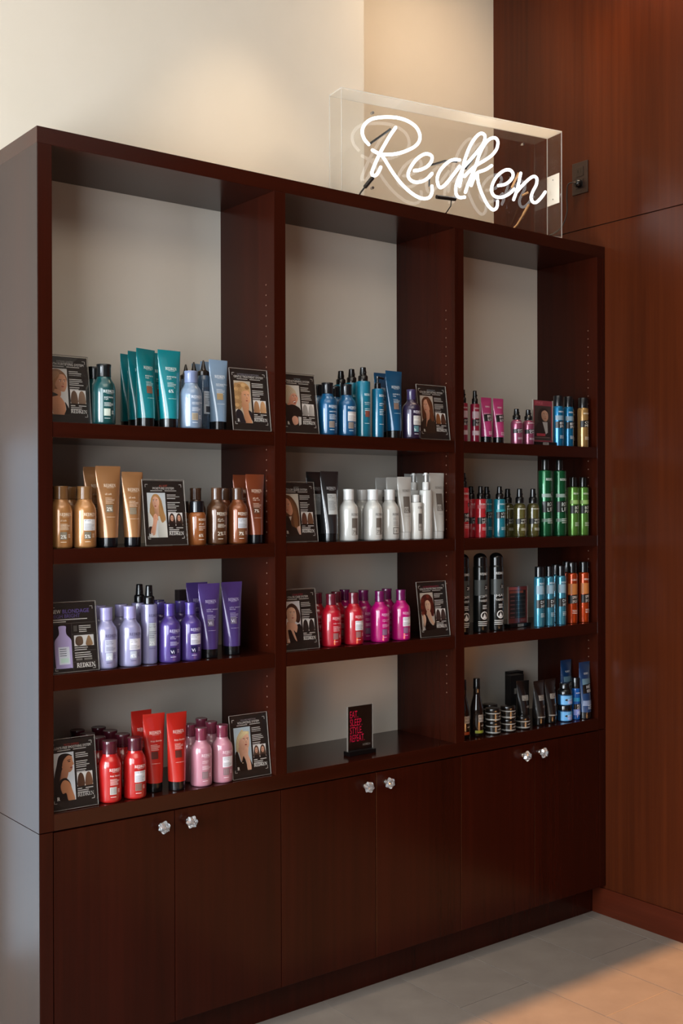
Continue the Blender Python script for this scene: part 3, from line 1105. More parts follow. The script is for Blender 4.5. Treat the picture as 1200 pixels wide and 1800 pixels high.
def dropper_parts():
    """clear blue-grey treatment bottle with a pointed applicator tip"""
    r, h = 0.0205, 0.213
    m = mat('clear_blue_plastic', '#7f9dbd', 0.08, trans=0.75, coat=0.5)
    cm = mat('smoked_tip', '#241d18', 0.2)
    b = lathe('body', m, [(r * 0.9, 0), (r, 0.004), (r, 0.150), (r * 0.97, 0.156), (r * 0.86, 0.163), (r * 0.84, 0.166)], 32, 45)
    c = lathe('applicator_tip', cm, [(r * 0.85, 0.1665), (r * 0.86, 0.178), (r * 0.6, 0.182), (0.009, 0.184), (0.0075, 0.19), (0.0035, 0.208), (0.002, h)], 24, 40)
    a = Art()
    a.mark(-0.009, 0.124, 0.026, 0.007, '#3b4250')
    a.rect(-0.009, 0.050, 0.014, 0.118, '#b9c6d3')
    a.text('extreme', -0.007, 0.110, 0.0046, '#3b4250')
    a.text('bleach', -0.007, 0.103, 0.0046, '#3b4250')
    a.lines(-0.007, 0.096, 0.019, 4, 0.0055, 0.0014, '#4b5260', 2)
    a.rect(-0.003, 0.055, 0.012, 0.073, '#3c3f46')
    a.rect(-0.008, 0.044, 0.012, 0.0455, '#3b4250')
    return [('body', b), ('applicator_tip', c), ('label', a.mesh('label', cyl_map(r)))]


D('dropper_bottle', dropper_parts)


def small_brown():
    r, h = 0.0275, 0.130
    m = mat('plastic_amber_brown', '#7c4622', 0.15, coat=0.5)
    a = Art()
    x0 = -0.010
    a.mark(x0, 0.072, 0.026, 0.0062, '#d9cdbd')
    a.text('all soft', x0 + 0.001, 0.060, 0.0045, '#e2d8c9')
    a.lines(x0 + 0.001, 0.054, 0.022, 3, 0.005, 0.0014, '#d9cdbd', 2)
    a.text('6%', x0 + 0.001, 0.024, 0.009, '#e2d8c9')
    a.rect(x0, 0.0155, x0 + 0.018, 0.0168, '#d9cdbd')
    return [('body', lathe('body', m, [(r * 0.9, 0), (r, 0.005), (r, 0.080), (r * 0.97, 0.088), (r * 0.86, 0.094), (0.021, 0.0965)], 36, 45)),
            ('cap', lathe('cap', mat('cap_0b0c10', '#0b0c10', 0.25, coat=0.3), [(0.0212, 0.0972), (0.0212, 0.126), (0.0205, 0.1292), (0.019, 0.130)], 28, 40)),
            ('label', a.mesh('label', cyl_map(r)))]


D('small_brown_bottle', small_brown)
# styling range in the right bay
D('crimson_spray', lambda: spray_parts('crimspray', '#8c1233', '#0b0b0c', art_style(0.0165, 0.138, 0, 'QUICK|BLOW', '#120a0c', '#d6c9cc', None, ((0.62, 0.80, '#a9929a'), (0.18, 0.30, '#b49fa6')), 0.5), 0.0165, 0.186, 0.138))
D('pink_tube', lambda: tube_parts('pinkt', '#b13a72', '#0c0a0c', art_style(0.0148, 0.15, 0, 'BIG|BLOW', '#0a090a', '#dccfd4', None, ((0.62, 0.72, '#b0788f'),), 0.40), 0.165, 0.0205, 0.0265, 0.022))
D('pink_pump', lambda: spray_parts('pinkpump', '#a3506f', '#0b0b0c', art_style(0.0222, 0.092, 0, 'DRY|OIL', '#0a090a', '#dccfd4', None, (), 0.48), 0.0222, 0.132, 0.092, metal=0.5, round_=True))
D('blue_can', lambda: can_parts('bluecan', '#0f6d9a', '#0c0d10', art_style(0.0205, 0.150, 0, 'BEACH|SPRAY', '#0a0a0b', '#d5d9dc', None, ((0.66, 0.78, '#6f8796'),), 0.46), 0.0205, 0.194, 0.152))
D('gold_can', lambda: can_parts('goldcan', '#a9844f', '#0c0d10', art_style(0.0218, 0.150, 0, 'OIL|MIST', '#0a0a0b', '#e0d6c4', None, (), 0.40), 0.0218, 0.194, 0.152))
D('red_spray_tall', lambda: spray_parts('redspray', '#b8222c', '#0b0b0c', art_style(0.0205, 0.180, 0, 'THERMAL|SPRAY', '#0a0a0b', '#dcd2d0', '11', ((0.74, 0.80, '#b5555a'),), 0.60), 0.0205, 0.232, 0.180))
D('red_spray', lambda: spray_parts('redspray', '#b8222c', '#0b0b0c', art_style(0.0205, 0.138, 0, 'HOT|SETS', '#0a0a0b', '#dcd2d0', '22', ((0.76, 0.86, '#b5555a'),), 0.56), 0.0205, 0.186, 0.140))
D('teal_spray', lambda: spray_parts('tealspray', '#0b6f80', '#0b0b0c', art_style(0.0215, 0.138, 0, 'STAY|HIGH', '#0a0a0b', '#c9dadb', None, ((0.66, 0.74, '#2d8f99'),), 0.42), 0.0215, 0.186, 0.140))
D('olive_pump', lambda: spray_parts('olivepump', '#77703a', '#0b0b0c', art_style(0.0238, 0.118, 0, 'WIND|BLOWN', '#0a0a0b', '#d6d6c8', None, (), 0.52), 0.0238, 0.179, 0.124, round_=True, trans=0.6))
D('green_can', lambda: can_parts('greencan', '#125a34', '#0b0d0c', art_style(0.0262, 0.245, 0, 'ROOT|LIFT', '#0b130e', '#c9d2cb', '13', ((0.60, 0.655, '#7f9187'), (0.22, 0.27, '#5b7566')), 0.55), 0.0262, 0.291, 0.250, cap_r=0.013))
D('light_green_can', lambda: can_parts('lightgreencan', '#5f8f3c', '#0b0d0c', art_style(0.0225, 0.185, 0, 'BODY|FULL', '#0b130e', '#d6dccb', None, ((0.66, 0.74, '#86a860'),), 0.46), 0.0225, 0.226, 0.188, cap_r=0.0125))
D('hairspray_28', lambda: can_parts('blackcan', '#111413', '#0a0a0a', hair_art(0.0262, 0.235, '28', 'CONTROL|HAIRSPRAY'), 0.0262, 0.284, 0.236, metal=0.3, rough=0.2, cap_r=0.0245, dome=True))
D('hairspray_32', lambda: can_parts('blackcan', '#111413', '#0a0a0a', hair_art(0.0262, 0.235, '32', 'MAX|HAIRSPRAY'), 0.0262, 0.284, 0.236, metal=0.3, rough=0.2, cap_r=0.0245, dome=True))
D('steel_blue_can', lambda: can_parts('steelblue', '#3f87a0', '#0b0d10', art_style(0.0198, 0.185, 0, 'DRY|SHAMPOO', '#0a0a0b', '#c6d0d4', None, ((0.66, 0.84, '#7c97a5'),), 0.54), 0.0198, 0.226, 0.186, cap_r=0.0165))
D('orange_can', lambda: can_parts('orangecan', '#b8400f', '#0b0a0a', art_style(0.0212, 0.192, 0, 'SPRAY|SMOOTH', '#0a0a0b', '#dccfc6', None, ((0.58, 0.80, '#b5703a'),), 0.52), 0.0212, 0.236, 0.194, cap_r=0.0175))


def long_neck(band):
    r, h = 0.0238, 0.207
    m = mat('dark_brown_glass', '#160d0a', 0.08, coat=0.6)
    a = Art()
    a.rect(-0.012, 0.052, 0.020, 0.078, '#a7a5a0')
    a.text('BEER', -0.010, 0.067, 0.0085, '#1a1512', w=0.026)
    a.text('WASH', -0.010, 0.055, 0.0085, '#1a1512', w=0.026)
    a.blob([(-0.002, 0.038), (0.008, 0.042), (0.018, 0.040), (0.010, 0.036)], '#9a958d')
    a.rect(-0.024, 0.012, 0.030, 0.022, band)
    prof = [(r * 0.9, 0), (r, 0.004), (r, 0.092), (r * 0.95, 0.104), (r * 0.75, 0.124), (0.0125, 0.146), (0.0118, 0.168), (0.0128, 0.170)]
    return [('body', lathe('body', m, prof, 32, 45)),
            ('cap', lathe('cap', BLACK, [(0.0129, 0.1706), (0.0122, h - 0.002), (0.0112, h)], 24, 40)),
            ('label', a.mesh('label', cyl_map(r)))]


D('long_neck_orange', lambda: long_neck('#a8421a'))
D('long_neck_green', lambda: long_neck('#8a9433'))


def pomade_art():
    a = Art()
    a.blob([(-0.004, 0.018), (0.010, 0.023), (0.020, 0.019), (0.010, 0.016)], '#8c8a85')
    a.lines(-0.016, 0.021, 0.014, 3, 0.003, 0.0009, '#6d6b67', 3)
    return a


D('pomade_jar', lambda: jar_parts('pomade', '#17130f', '#120e0c', pomade_art(), 0.0275, 0.0465, 0.013, '#8d8b86'))


def black_tube_art(words):
    a = Art()
    a.rect(-0.014, 0.094, 0.016, 0.113, '#99968f')
    for i, s_ in enumerate(words.split('|')):
        a.text(s_, -0.012, 0.1045 - 0.009 * i, 0.0075, '#171412', w=0.026)
    a.blob([(-0.002, 0.070), (0.010, 0.076), (0.018, 0.071), (0.008, 0.066)], '#5f5c58')
    a.rect(-0.021, 0.030, 0.021, 0.034, '#8d8b86')
    return a


D('black_tube', lambda: tube_parts('blackt', '#141110', '#100e0d', black_tube_art('COOL|FINISH'), 0.167, 0.0235, 0.030, 0.027))
D('black_tube_dense', lambda: tube_parts('blackt', '#141110', '#100e0d', black_tube_art('GET|GROOMED'), 0.167, 0.0235, 0.030, 0.027))


def blue_jar_art():
    a = Art()
    a.rect(-0.040, 0.004, 0.040, 0.038, '#5f9fd0')
    a.rect(-0.010, 0.006, 0.040, 0.020, '#8b97cf')
    a.blob([(-0.024, 0.022), (-0.014, 0.026), (-0.014, 0.018)], '#0c0d10')
    a.text('ROUGH CLAY', -0.012, 0.020, 0.005, '#e3e6ec', w=0.032, slope=0.1)
    a.lines(-0.012, 0.014, 0.03, 2, 0.004, 0.001, '#dfe3ea', 3)
    return a


def blue_jar_lid(h, tall):
    r = 0.0285
    m = mat('jar_deepblue', '#15395a', 0.2, coat=0.4)
    if tall:
        lid = [(r * 0.97, 0.0425), (r * 0.97, 0.056), (r * 0.80, 0.062), (0.0200, 0.064), (0.0195, 0.082), (0.018, 0.084)]
    else:
        lid = [(r * 0.97, 0.0425), (r * 0.97, 0.0585), (r * 0.94, 0.0605), (r * 0.9, 0.061)]
    return [('body', lathe('body', m, [(r * 0.9, 0), (r, 0.003), (r, 0.041), (r * 0.95, 0.042)], 36, 40)),
            ('lid', lathe('lid', BLACK, lid, 32, 40)), ('label', blue_jar_art().mesh('label', cyl_map(r)))]


D('blue_jar', lambda: blue_jar_lid(0.061, False))
D('blue_jar_top', lambda: blue_jar_lid(0.084, True))
D('cobalt_bottle', lambda: can_parts('cobalt', '#0f55a5', '#0b0c10', art_style(0.017, 0.118, 0, 'FLEX|GEL', '#0a0a0b', '#dfe3ea', None, ((0.15, 0.34, '#7f8fd0'), (0.60, 0.72, '#1f86b5')), 0.58), 0.017, 0.162, 0.120, metal=0.1, cap_r=0.0155))
D('navy_tube', lambda: tube_parts('navyt', '#153a66', '#0b0c10', art_style(0.0175, 0.2, 0, 'HARD|WEAR', '#0a0a0b', '#cfd4da', None, ((0.62, 0.78, '#5a7685'), (0.26, 0.36, '#73809a')), 0.42), 0.220, 0.0245, 0.033, 0.026))


def carton():
    bm = bmesh.new()
    add_box(bm, -0.017, 0.017, -0.014, 0.014, 0, 0.198, 0.0006)
    a = Art()
    a.mark(-0.013, 0.16, 0.026, 0.007, '#7a7480')
    return [('body', finish(bm, 'body', mat('dark_carton', '#1f1216', 0.5))), ('label', a.mesh('label', lambda x, y, o: (x, -0.014 - o, y)))]


D('dark_carton', carton)


def black_carton():
    bm = bmesh.new()
    add_box(bm, -0.036, 0.036, -0.016, 0.016, 0, 0.172, 0.0006)
    a = Art()
    a.rect(-0.018, 0.1, 0.018, 0.122, '#6d6b66')
    return [('body', finish(bm, 'body', mat('black_carton', '#121010', 0.5))), ('label', a.mesh('label', lambda x, y, o: (x, -0.016 - o, y)))]


D('black_carton', black_carton)


def place(key, name, cat, x, y, z, rz, label, group=None):
    if key not in PROTO:
        PROTO[key] = defs[key]()
    t = thing(name, (x, y, z), rz, label, cat, group)
    for nm, me in PROTO[key]:
        obj(nm, me, t)
    return t


# ------------------------------------------------------------------ sign holders with printed cards
SKIN = ['#c99277', '#cf9b80', '#d9a88e', '#a8714f']


class Photo:
    """flat printed picture: local coordinates x right 0..1, y down 0..1"""

    def __init__(s, a, x0, y0, x1, y1):
        s.a, s.x0, s.y0, s.x1, s.y1 = a, x0, y0, x1, y1

    def p(s, q):
        return (s.x0 + (s.x1 - s.x0) * min(max(q[0], 0), 1), s.y0 + (s.y1 - s.y0) * min(max(q[1], 0), 1))

    def bg(s, c):
        s.a.poly([s.p(q) for q in ((0, 0), (1, 0), (1, 1), (0, 1))], c)

    def blob(s, c, *pts, k=4):
        """smooth shape, tonally modelled like a soft studio photograph"""
        vv = spline(pts, k, True)
        n0 = len(s.a.v)
        s.a.poly([s.p((v.x, v.y)) for v in vv], c)
        xs, ys = [v.x for v in vv], [v.y for v in vv]
        x0, y0, dx, dy = min(xs), min(ys), max(xs) - min(xs) + 1e-6, max(ys) - min(ys) + 1e-6
        for i, v in enumerate(vv):
            t = 0.6 * (v.x - x0) / dx + 0.4 * (1 - (v.y - y0) / dy)
            f = 0.62 + 0.62 * t
            s.a.c[n0 + i] = tuple(min(q * f, 1) for q in s.a.c[n0 + i])

    def hair(s, cols, A, B, n=9, wd=0.012):
        """fine strands between two guiding curves"""
        A, B = spline(A, 4), spline(B, 4)
        for i in range(n):
            t = (i + 0.5) / n
            q = [a_.lerp(b_, t) for a_, b_ in zip(A, B)]
            v, f = [], []
            for j, o in enumerate(q):
                w_ = wd * math.sin(math.pi * (j + 0.4) / len(q))
                v += [s.p((o.x - w_ / 2, o.y)), s.p((o.x + w_ / 2, o.y))]
                if j:
                    f.append((2 * j - 2, 2 * j - 1, 2 * j + 1, 2 * j))
            s.a.tris(v, f, cols[i % len(cols)])
            s.a.n += 1

    def poly(s, c, *pts):
        s.a.poly([s.p(q) for q in pts], c)

    def ell(s, c, x, y, rx, ry):
        s.a.poly([s.p((x + rx * math.cos(i * math.pi / 7), y + ry * math.sin(i * math.pi / 7))) for i in range(14)], c)

    def face(s, x, y, k, skin, dark='#3a2218', lip='#a04f45', turn=0.0):
        """eyes, brows, nose and mouth of a face centred on x, y; k = half width; turn shifts them to one side"""
        e = 0.45 * k
        sh = turn * k * 0.35
        for sg in (-1, 1):
            ex = x + sh + sg * e * (1 - 0.25 * abs(turn))
            s.ell('#e6ddd6', ex, y - 0.02, 0.15 * k, 0.011)
            s.ell(dark, ex + 0.02 * turn, y - 0.02, 0.085 * k, 0.012)
            s.poly(dark, (ex - 0.24 * k, y - 0.05), (ex + 0.24 * k, y - 0.056), (ex + 0.24 * k, y - 0.046), (ex - 0.24 * k, y - 0.04))
        sk2 = '#%02x%02x%02x' % tuple(int(int(skin[i:i + 2], 16) * 0.78) for i in (1, 3, 5))
        s.poly(sk2, (x + sh * 1.5 - 0.02, y), (x + sh * 1.8 + 0.07 * k, y + 0.055), (x + sh * 1.5 - 0.10 * k, y + 0.06))
        s.blob(lip, (x + sh - 0.28 * k, y + 0.098), (x + sh, y + 0.084), (x + sh + 0.28 * k, y + 0.098), (x + sh, y + 0.116))


def pic_a(P):   # long brown hair, bare shoulder, looking right
    P.bg('#c6c4c2')
    P.blob('#7d5537', (0, 0.12), (0.25, 0.03), (0.6, 0.02), (0.9, 0.12), (0.98, 0.25), (0.85, 0.42), (0.4, 0.5), (0.25, 0.58), (0, 0.62))
    P.blob('#b07e62', (0.15, 0.48), (0.6, 0.46), (0.62, 0.6), (0.3, 0.64))
    P.blob('#c08c70', (0.45, 0.2), (0.68, 0.12), (0.9, 0.16), (0.97, 0.3), (0.92, 0.42), (0.8, 0.5), (0.55, 0.47), (0.38, 0.36))
    P.blob('#8f6442', (0.1, 0.15), (0.5, 0.06), (0.62, 0.14), (0.42, 0.3), (0.3, 0.5), (0.08, 0.55))
    P.hair(['#9a6e4b', '#6a452b', '#86593a'], [(0.62, 0.06), (0.42, 0.2), (0.36, 0.38), (0.3, 0.56)], [(0.3, 0.04), (0.06, 0.2), (0.03, 0.4), (0.02, 0.6)], 14)
    P.hair(['#7a5136', '#9a6e4b'], [(0.62, 0.04), (0.82, 0.08), (0.94, 0.18), (0.97, 0.28)], [(0.6, 0.1), (0.76, 0.11), (0.88, 0.16), (0.93, 0.22)], 6)
    P.face(0.68, 0.29, 0.27, '#c08c70', turn=0.7)
    P.blob('#b98263', (0, 0.74), (0.2, 0.6), (0.55, 0.6), (0.8, 0.74), (0.84, 0.9), (0.78, 1), (0, 1))
    P.blob('#1e1a18', (0, 0.55), (0.2, 0.52), (0.5, 0.58), (0.15, 0.64), (0.02, 0.8), (0, 0.8))
    P.blob('#1e1a18', (0.82, 0.72), (1, 0.86), (1, 1), (0.76, 1), (0.86, 0.88))


def pic_b(P):   # tousled blonde curls, dark jacket
    P.bg('#b7ab9a')
    P.blob('#b48c5f', (0, 0.12), (0.2, 0.05), (0.6, 0.03), (0.9, 0.12), (0.95, 0.3), (0.7, 0.36), (0.5, 0.55), (0.25, 0.7), (0, 0.66))
    for i, (x, y) in enumerate(((0.12, 0.2), (0.3, 0.12), (0.55, 0.1), (0.78, 0.16), (0.15, 0.4), (0.3, 0.3), (0.12, 0.58), (0.28, 0.5))):
        P.ell(('#cfa876', '#946c43')[i % 2], x, y, 0.13, 0.045)
    P.hair(['#d3af7c', '#8c653e', '#b88f5f'], [(0.85, 0.14), (0.5, 0.22), (0.42, 0.42), (0.3, 0.66)], [(0.4, 0.05), (0.06, 0.16), (0.05, 0.42), (0.02, 0.64)], 16)
    P.blob('#bd8663', (0.4, 0.52), (0.8, 0.52), (0.82, 0.75), (0.95, 1), (0.55, 1), (0.48, 0.76))
    P.blob('#cf9873', (0.5, 0.25), (0.85, 0.24), (0.93, 0.36), (0.9, 0.5), (0.66, 0.57), (0.42, 0.5), (0.4, 0.36))
    P.face(0.68, 0.37, 0.25, '#cf9873', turn=0.5)
    P.poly('#c9c4bd', (0, 0.70), (0.14, 0.67), (0.05, 0.78), (0, 0.8))
    P.blob('#232026', (0, 0.76), (0.2, 0.68), (0.4, 0.75), (0.5, 0.9), (0.54, 1), (0, 1))
    P.blob('#232026', (0.78, 0.70), (1, 0.76), (1, 0.95), (0.88, 0.86))


def pic_c(P):   # long blonde hair, pale jacket, hand raised
    P.bg('#c3c8cb')
    P.blob('#b48552', (0.25, 0.1), (0.4, 0.03), (0.62, 0.05), (0.78, 0.18), (0.86, 0.4), (0.96, 0.58), (0.8, 0.68), (0.55, 0.62), (0.3, 0.58), (0.1, 0.45), (0.16, 0.25))
    P.blob('#c08d70', (0.38, 0.3), (0.6, 0.3), (0.62, 0.5), (0.4, 0.5))
    P.blob('#d5a287', (0.3, 0.12), (0.45, 0.08), (0.62, 0.14), (0.63, 0.26), (0.5, 0.36), (0.36, 0.33), (0.27, 0.22))
    P.face(0.45, 0.2, 0.2, '#d5a287', turn=-0.3)
    P.blob('#cfccc5', (0, 0.45), (0.2, 0.52), (0.36, 0.7), (0.4, 1), (0.05, 1), (0, 0.8))
    P.blob('#cfccc5', (0.56, 0.52), (0.9, 0.62), (1, 0.8), (1, 1), (0.5, 1), (0.54, 0.66))
    P.blob('#b48552', (0.62, 0.3), (0.8, 0.4), (0.94, 0.58), (0.74, 0.67), (0.62, 0.5))
    P.hair(['#cda066', '#8c6239', '#a97c4c'], [(0.6, 0.06), (0.66, 0.26), (0.68, 0.46), (0.7, 0.65)], [(0.66, 0.08), (0.8, 0.24), (0.88, 0.44), (0.92, 0.6)], 10)
    P.hair(['#cda066', '#8c6239'], [(0.4, 0.05), (0.26, 0.2), (0.26, 0.36), (0.32, 0.54)], [(0.36, 0.06), (0.14, 0.24), (0.13, 0.4), (0.2, 0.52)], 7)
    P.blob('#2a1f1b', (0.02, 0.76), (0.3, 0.78), (0.24, 0.88), (0.02, 0.92))
    P.blob('#d0997d', (0.28, 0.52), (0.42, 0.47), (0.52, 0.56), (0.42, 0.72), (0.3, 0.94), (0.08, 0.9), (0.24, 0.68))
    for i in range(3):
        P.poly('#b47d63', (0.3 + 0.06 * i, 0.5), (0.315 + 0.06 * i, 0.5), (0.325 + 0.06 * i, 0.6), (0.31 + 0.06 * i, 0.6))


def pic_d(P):   # long dark hair over one shoulder, dark vest, profile to the right
    P.bg('#c4c8cd')
    P.blob('#1b1310', (0.28, 0.06), (0.6, 0.02), (0.92, 0.08), (0.75, 0.12), (0.55, 0.2), (0.46, 0.34), (0.38, 0.5), (0.3, 0.62), (0.1, 0.86), (0, 0.9), (0, 0.5), (0.14, 0.25))
    P.blob('#95634a', (0.4, 0.34), (0.7, 0.38), (0.62, 0.54), (0.5, 0.62), (0.24, 0.64))
    P.blob('#ae7657', (0.52, 0.14), (0.72, 0.07), (0.9, 0.1), (0.94, 0.2), (0.99, 0.26), (0.9, 0.3), (0.9, 0.37), (0.74, 0.42), (0.5, 0.36), (0.42, 0.25))
    P.ell('#9a6448', 0.44, 0.3, 0.05, 0.03)
    P.poly('#241611', (0.66, 0.165), (0.84, 0.15), (0.85, 0.16), (0.66, 0.178))
    P.ell('#241611', 0.76, 0.195, 0.07, 0.012)
    P.blob('#8a3f37', (0.78, 0.325), (0.9, 0.31), (0.93, 0.325), (0.86, 0.345))
    P.hair(['#33241c', '#0f0a08', '#2a1c15'], [(0.62, 0.05), (0.42, 0.24), (0.34, 0.46), (0.24, 0.66)], [(0.4, 0.05), (0.16, 0.26), (0.06, 0.5), (0.03, 0.8)], 12)
    P.blob('#17110f', (0, 0.78), (0.2, 0.62), (0.34, 0.54), (0.6, 0.54), (0.8, 0.7), (0.7, 1), (0, 1))
    P.blob('#a9714f', (0.28, 0.68), (0.46, 0.57), (0.72, 0.63), (0.85, 0.8), (0.95, 1), (0.64, 1), (0.54, 0.84), (0.36, 0.84))


def pic_e(P):   # short swept blonde hair, hand at the mouth, black shirt
    P.bg('#a8b8c1')
    P.blob('#c5b086', (0.08, 0.5), (0.14, 0.26), (0.3, 0.14), (0.52, 0.05), (0.62, 0.11), (0.9, 0.11), (0.86, 0.22), (0.6, 0.25), (0.36, 0.4), (0.2, 0.58))
    P.blob('#b98c72', (0.22, 0.46), (0.52, 0.54), (0.5, 0.78), (0.36, 0.8))
    P.blob('#cf9f85', (0.34, 0.24), (0.62, 0.17), (0.88, 0.2), (0.9, 0.34), (0.84, 0.48), (0.6, 0.55), (0.34, 0.47), (0.24, 0.36))
    P.blob('#d6c396', (0.3, 0.2), (0.55, 0.1), (0.86, 0.13), (0.62, 0.2), (0.36, 0.28))
    P.hair(['#e0d0a8', '#9c8459', '#c5b086'], [(0.56, 0.06), (0.4, 0.2), (0.26, 0.36), (0.2, 0.54)], [(0.5, 0.06), (0.26, 0.18), (0.15, 0.32), (0.11, 0.5)], 9)
    P.hair(['#e6d9b5', '#a08a60'], [(0.36, 0.24), (0.52, 0.16), (0.7, 0.15), (0.88, 0.18)], [(0.44, 0.12), (0.56, 0.06), (0.72, 0.09), (0.88, 0.11)], 7)
    P.face(0.64, 0.31, 0.27, '#cf9f85', turn=0.5)
    P.blob('#16120f', (0, 0.62), (0.15, 0.55), (0.34, 0.8), (0.5, 0.66), (0.66, 0.86), (0.72, 1), (0, 1))
    P.blob('#16120f', (0.84, 0.74), (1, 0.9), (1, 1), (0.86, 1))
    P.blob('#cf9f85', (0.5, 0.56), (0.66, 0.47), (0.82, 0.5), (0.78, 0.64), (0.88, 0.78), (0.92, 1), (0.7, 1), (0.64, 0.8), (0.5, 0.66))
    for i in range(3):
        P.poly('#b17f68', (0.56 + 0.07 * i, 0.5), (0.57 + 0.07 * i, 0.5), (0.56 + 0.07 * i, 0.6), (0.545 + 0.07 * i, 0.6))
    P.ell('#c9b08a', 0.42, 0.82, 0.03, 0.012)


def pic_f(P):   # laughing, short silver-blonde hair, dark coat
    P.bg('#c2beb7')
    P.blob('#b3a28b', (0, 0.06), (0.3, 0.02), (0.66, 0.1), (0.82, 0.24), (0.6, 0.3), (0.34, 0.42), (0.2, 0.5), (0, 0.48))
    P.blob('#b57a63', (0.2, 0.44), (0.5, 0.48), (0.4, 0.56), (0.2, 0.54))
    P.blob('#c58b72', (0.34, 0.28), (0.6, 0.2), (0.8, 0.24), (0.88, 0.33), (0.78, 0.42), (0.66, 0.5), (0.4, 0.5), (0.24, 0.42))
    P.hair(['#cbbda8', '#8a7a66', '#b3a28b'], [(0.7, 0.12), (0.5, 0.2), (0.36, 0.32), (0.24, 0.46)], [(0.3, 0.03), (0.08, 0.14), (0.03, 0.28), (0.02, 0.46)], 13)
    P.face(0.6, 0.3, 0.25, '#c58b72', turn=0.7)
    P.blob('#7d332c', (0.5, 0.405), (0.72, 0.38), (0.66, 0.455))
    P.poly('#e6dfd6', (0.53, 0.41), (0.71, 0.388), (0.69, 0.412), (0.55, 0.43))
    P.blob('#1b1512', (0, 0.48), (0.2, 0.5), (0.5, 0.48), (0.78, 0.52), (1, 0.62), (1, 1), (0, 1))
    P.poly('#b9b5b0', (0.8, 0.77), (1, 0.78), (0.97, 0.96), (0.82, 0.99))
    P.blob('#c4917a', (0.38, 0.84), (0.54, 0.76), (0.76, 0.8), (0.76, 0.94), (0.5, 0.98))


def pic_g(P):   # long auburn hair
    P.bg('#ada196')
    P.blob('#54301f', (0.15, 0.12), (0.4, 0.03), (0.72, 0.05), (0.92, 0.2), (0.96, 0.42), (1, 0.66), (0.75, 0.75), (0.3, 0.68), (0.08, 0.62), (0.08, 0.35))
    P.blob('#2f2219', (0, 0.72), (0.3, 0.62), (0.7, 0.62), (1, 0.7), (1, 1), (0, 1))
    P.blob('#b5826a', (0.4, 0.46), (0.66, 0.42), (0.6, 0.62), (0.45, 0.68), (0.3, 0.85), (0.38, 0.62))
    P.blob('#c6937a', (0.28, 0.14), (0.5, 0.1), (0.68, 0.2), (0.7, 0.34), (0.58, 0.46), (0.42, 0.5), (0.28, 0.4), (0.22, 0.26))
    P.face(0.42, 0.28, 0.22, '#c6937a', turn=-0.6)
    P.blob('#6b3d26', (0.5, 0.08), (0.74, 0.12), (0.86, 0.4), (0.9, 0.66), (0.74, 0.64), (0.7, 0.36))
    P.hair(['#7d4a2e', '#3f2417', '#63391f'], [(0.56, 0.06), (0.72, 0.24), (0.74, 0.46), (0.72, 0.7)], [(0.7, 0.06), (0.9, 0.22), (0.93, 0.46), (0.97, 0.68)], 10)
    P.hair(['#7d4a2e', '#3f2417'], [(0.4, 0.05), (0.24, 0.2), (0.22, 0.42), (0.3, 0.64)], [(0.34, 0.05), (0.12, 0.22), (0.1, 0.44), (0.12, 0.62)], 7)


def pic_h(P):   # straight light brown hair to the chest
    P.bg('#b8b0a3')
    P.blob('#5d3a24', (0, 0.08), (0.3, 0.03), (0.6, 0.1), (0.88, 0.3), (0.98, 0.6), (0.9, 0.84), (0.5, 0.8), (0.2, 0.6), (0, 0.5))
    P.blob('#231a16', (0, 0.6), (0.3, 0.56), (0.5, 0.8), (0.9, 0.82), (1, 1), (0, 1))
    P.poly('#b3a59c', (0.3, 0.56), (0.48, 0.55), (0.4, 0.66))
    P.blob('#bd876d', (0.02, 0.16), (0.3, 0.12), (0.52, 0.26), (0.58, 0.42), (0.48, 0.52), (0.3, 0.5), (0.04, 0.38))
    P.face(0.26, 0.3, 0.26, '#bd876d', turn=-0.4)
    P.blob('#7b5032', (0.4, 0.1), (0.62, 0.22), (0.8, 0.5), (0.84, 0.8), (0.62, 0.8), (0.58, 0.4))
    P.hair(['#8f623f', '#4a2d1b', '#74492d'], [(0.36, 0.08), (0.56, 0.3), (0.6, 0.55), (0.58, 0.8)], [(0.5, 0.08), (0.78, 0.3), (0.9, 0.55), (0.88, 0.82)], 11)
    P.blob('#c5a08f', (0.76, 0.84), (1, 0.8), (1, 1), (0.9, 1))


def pic_i(P):   # short dark brown hair, hand under the chin
    P.bg('#bfb9bb')
    P.blob('#3d231a', (0.05, 0.3), (0.18, 0.12), (0.5, 0.05), (0.8, 0.14), (0.98, 0.32), (0.95, 0.48), (0.75, 0.52), (0.3, 0.3), (0.1, 0.42))
    P.blob('#b5876f', (0.1, 0.5), (0.6, 0.5), (0.5, 0.72), (0.2, 0.7))
    P.blob('#171414', (0, 0.7), (0.35, 0.68), (0.8, 0.56), (1, 0.62), (1, 1), (0, 1))
    P.blob('#c39a82', (0.16, 0.2), (0.42, 0.14), (0.68, 0.2), (0.74, 0.36), (0.66, 0.5), (0.44, 0.55), (0.2, 0.48), (0.12, 0.34))
    P.hair(['#5c382a', '#27150f', '#472a1f'], [(0.4, 0.12), (0.66, 0.18), (0.8, 0.34), (0.78, 0.5)], [(0.4, 0.07), (0.78, 0.12), (0.96, 0.32), (0.93, 0.48)], 9)
    P.face(0.46, 0.3, 0.27, '#c39a82', turn=0.3)
    P.blob('#b98b73', (0, 0.62), (0.24, 0.52), (0.62, 0.54), (0.76, 0.62), (0.66, 0.76), (0.5, 0.7), (0.66, 0.96), (0.52, 0.9), (0.3, 0.68), (0.12, 0.7), (0.2, 1), (0, 1))


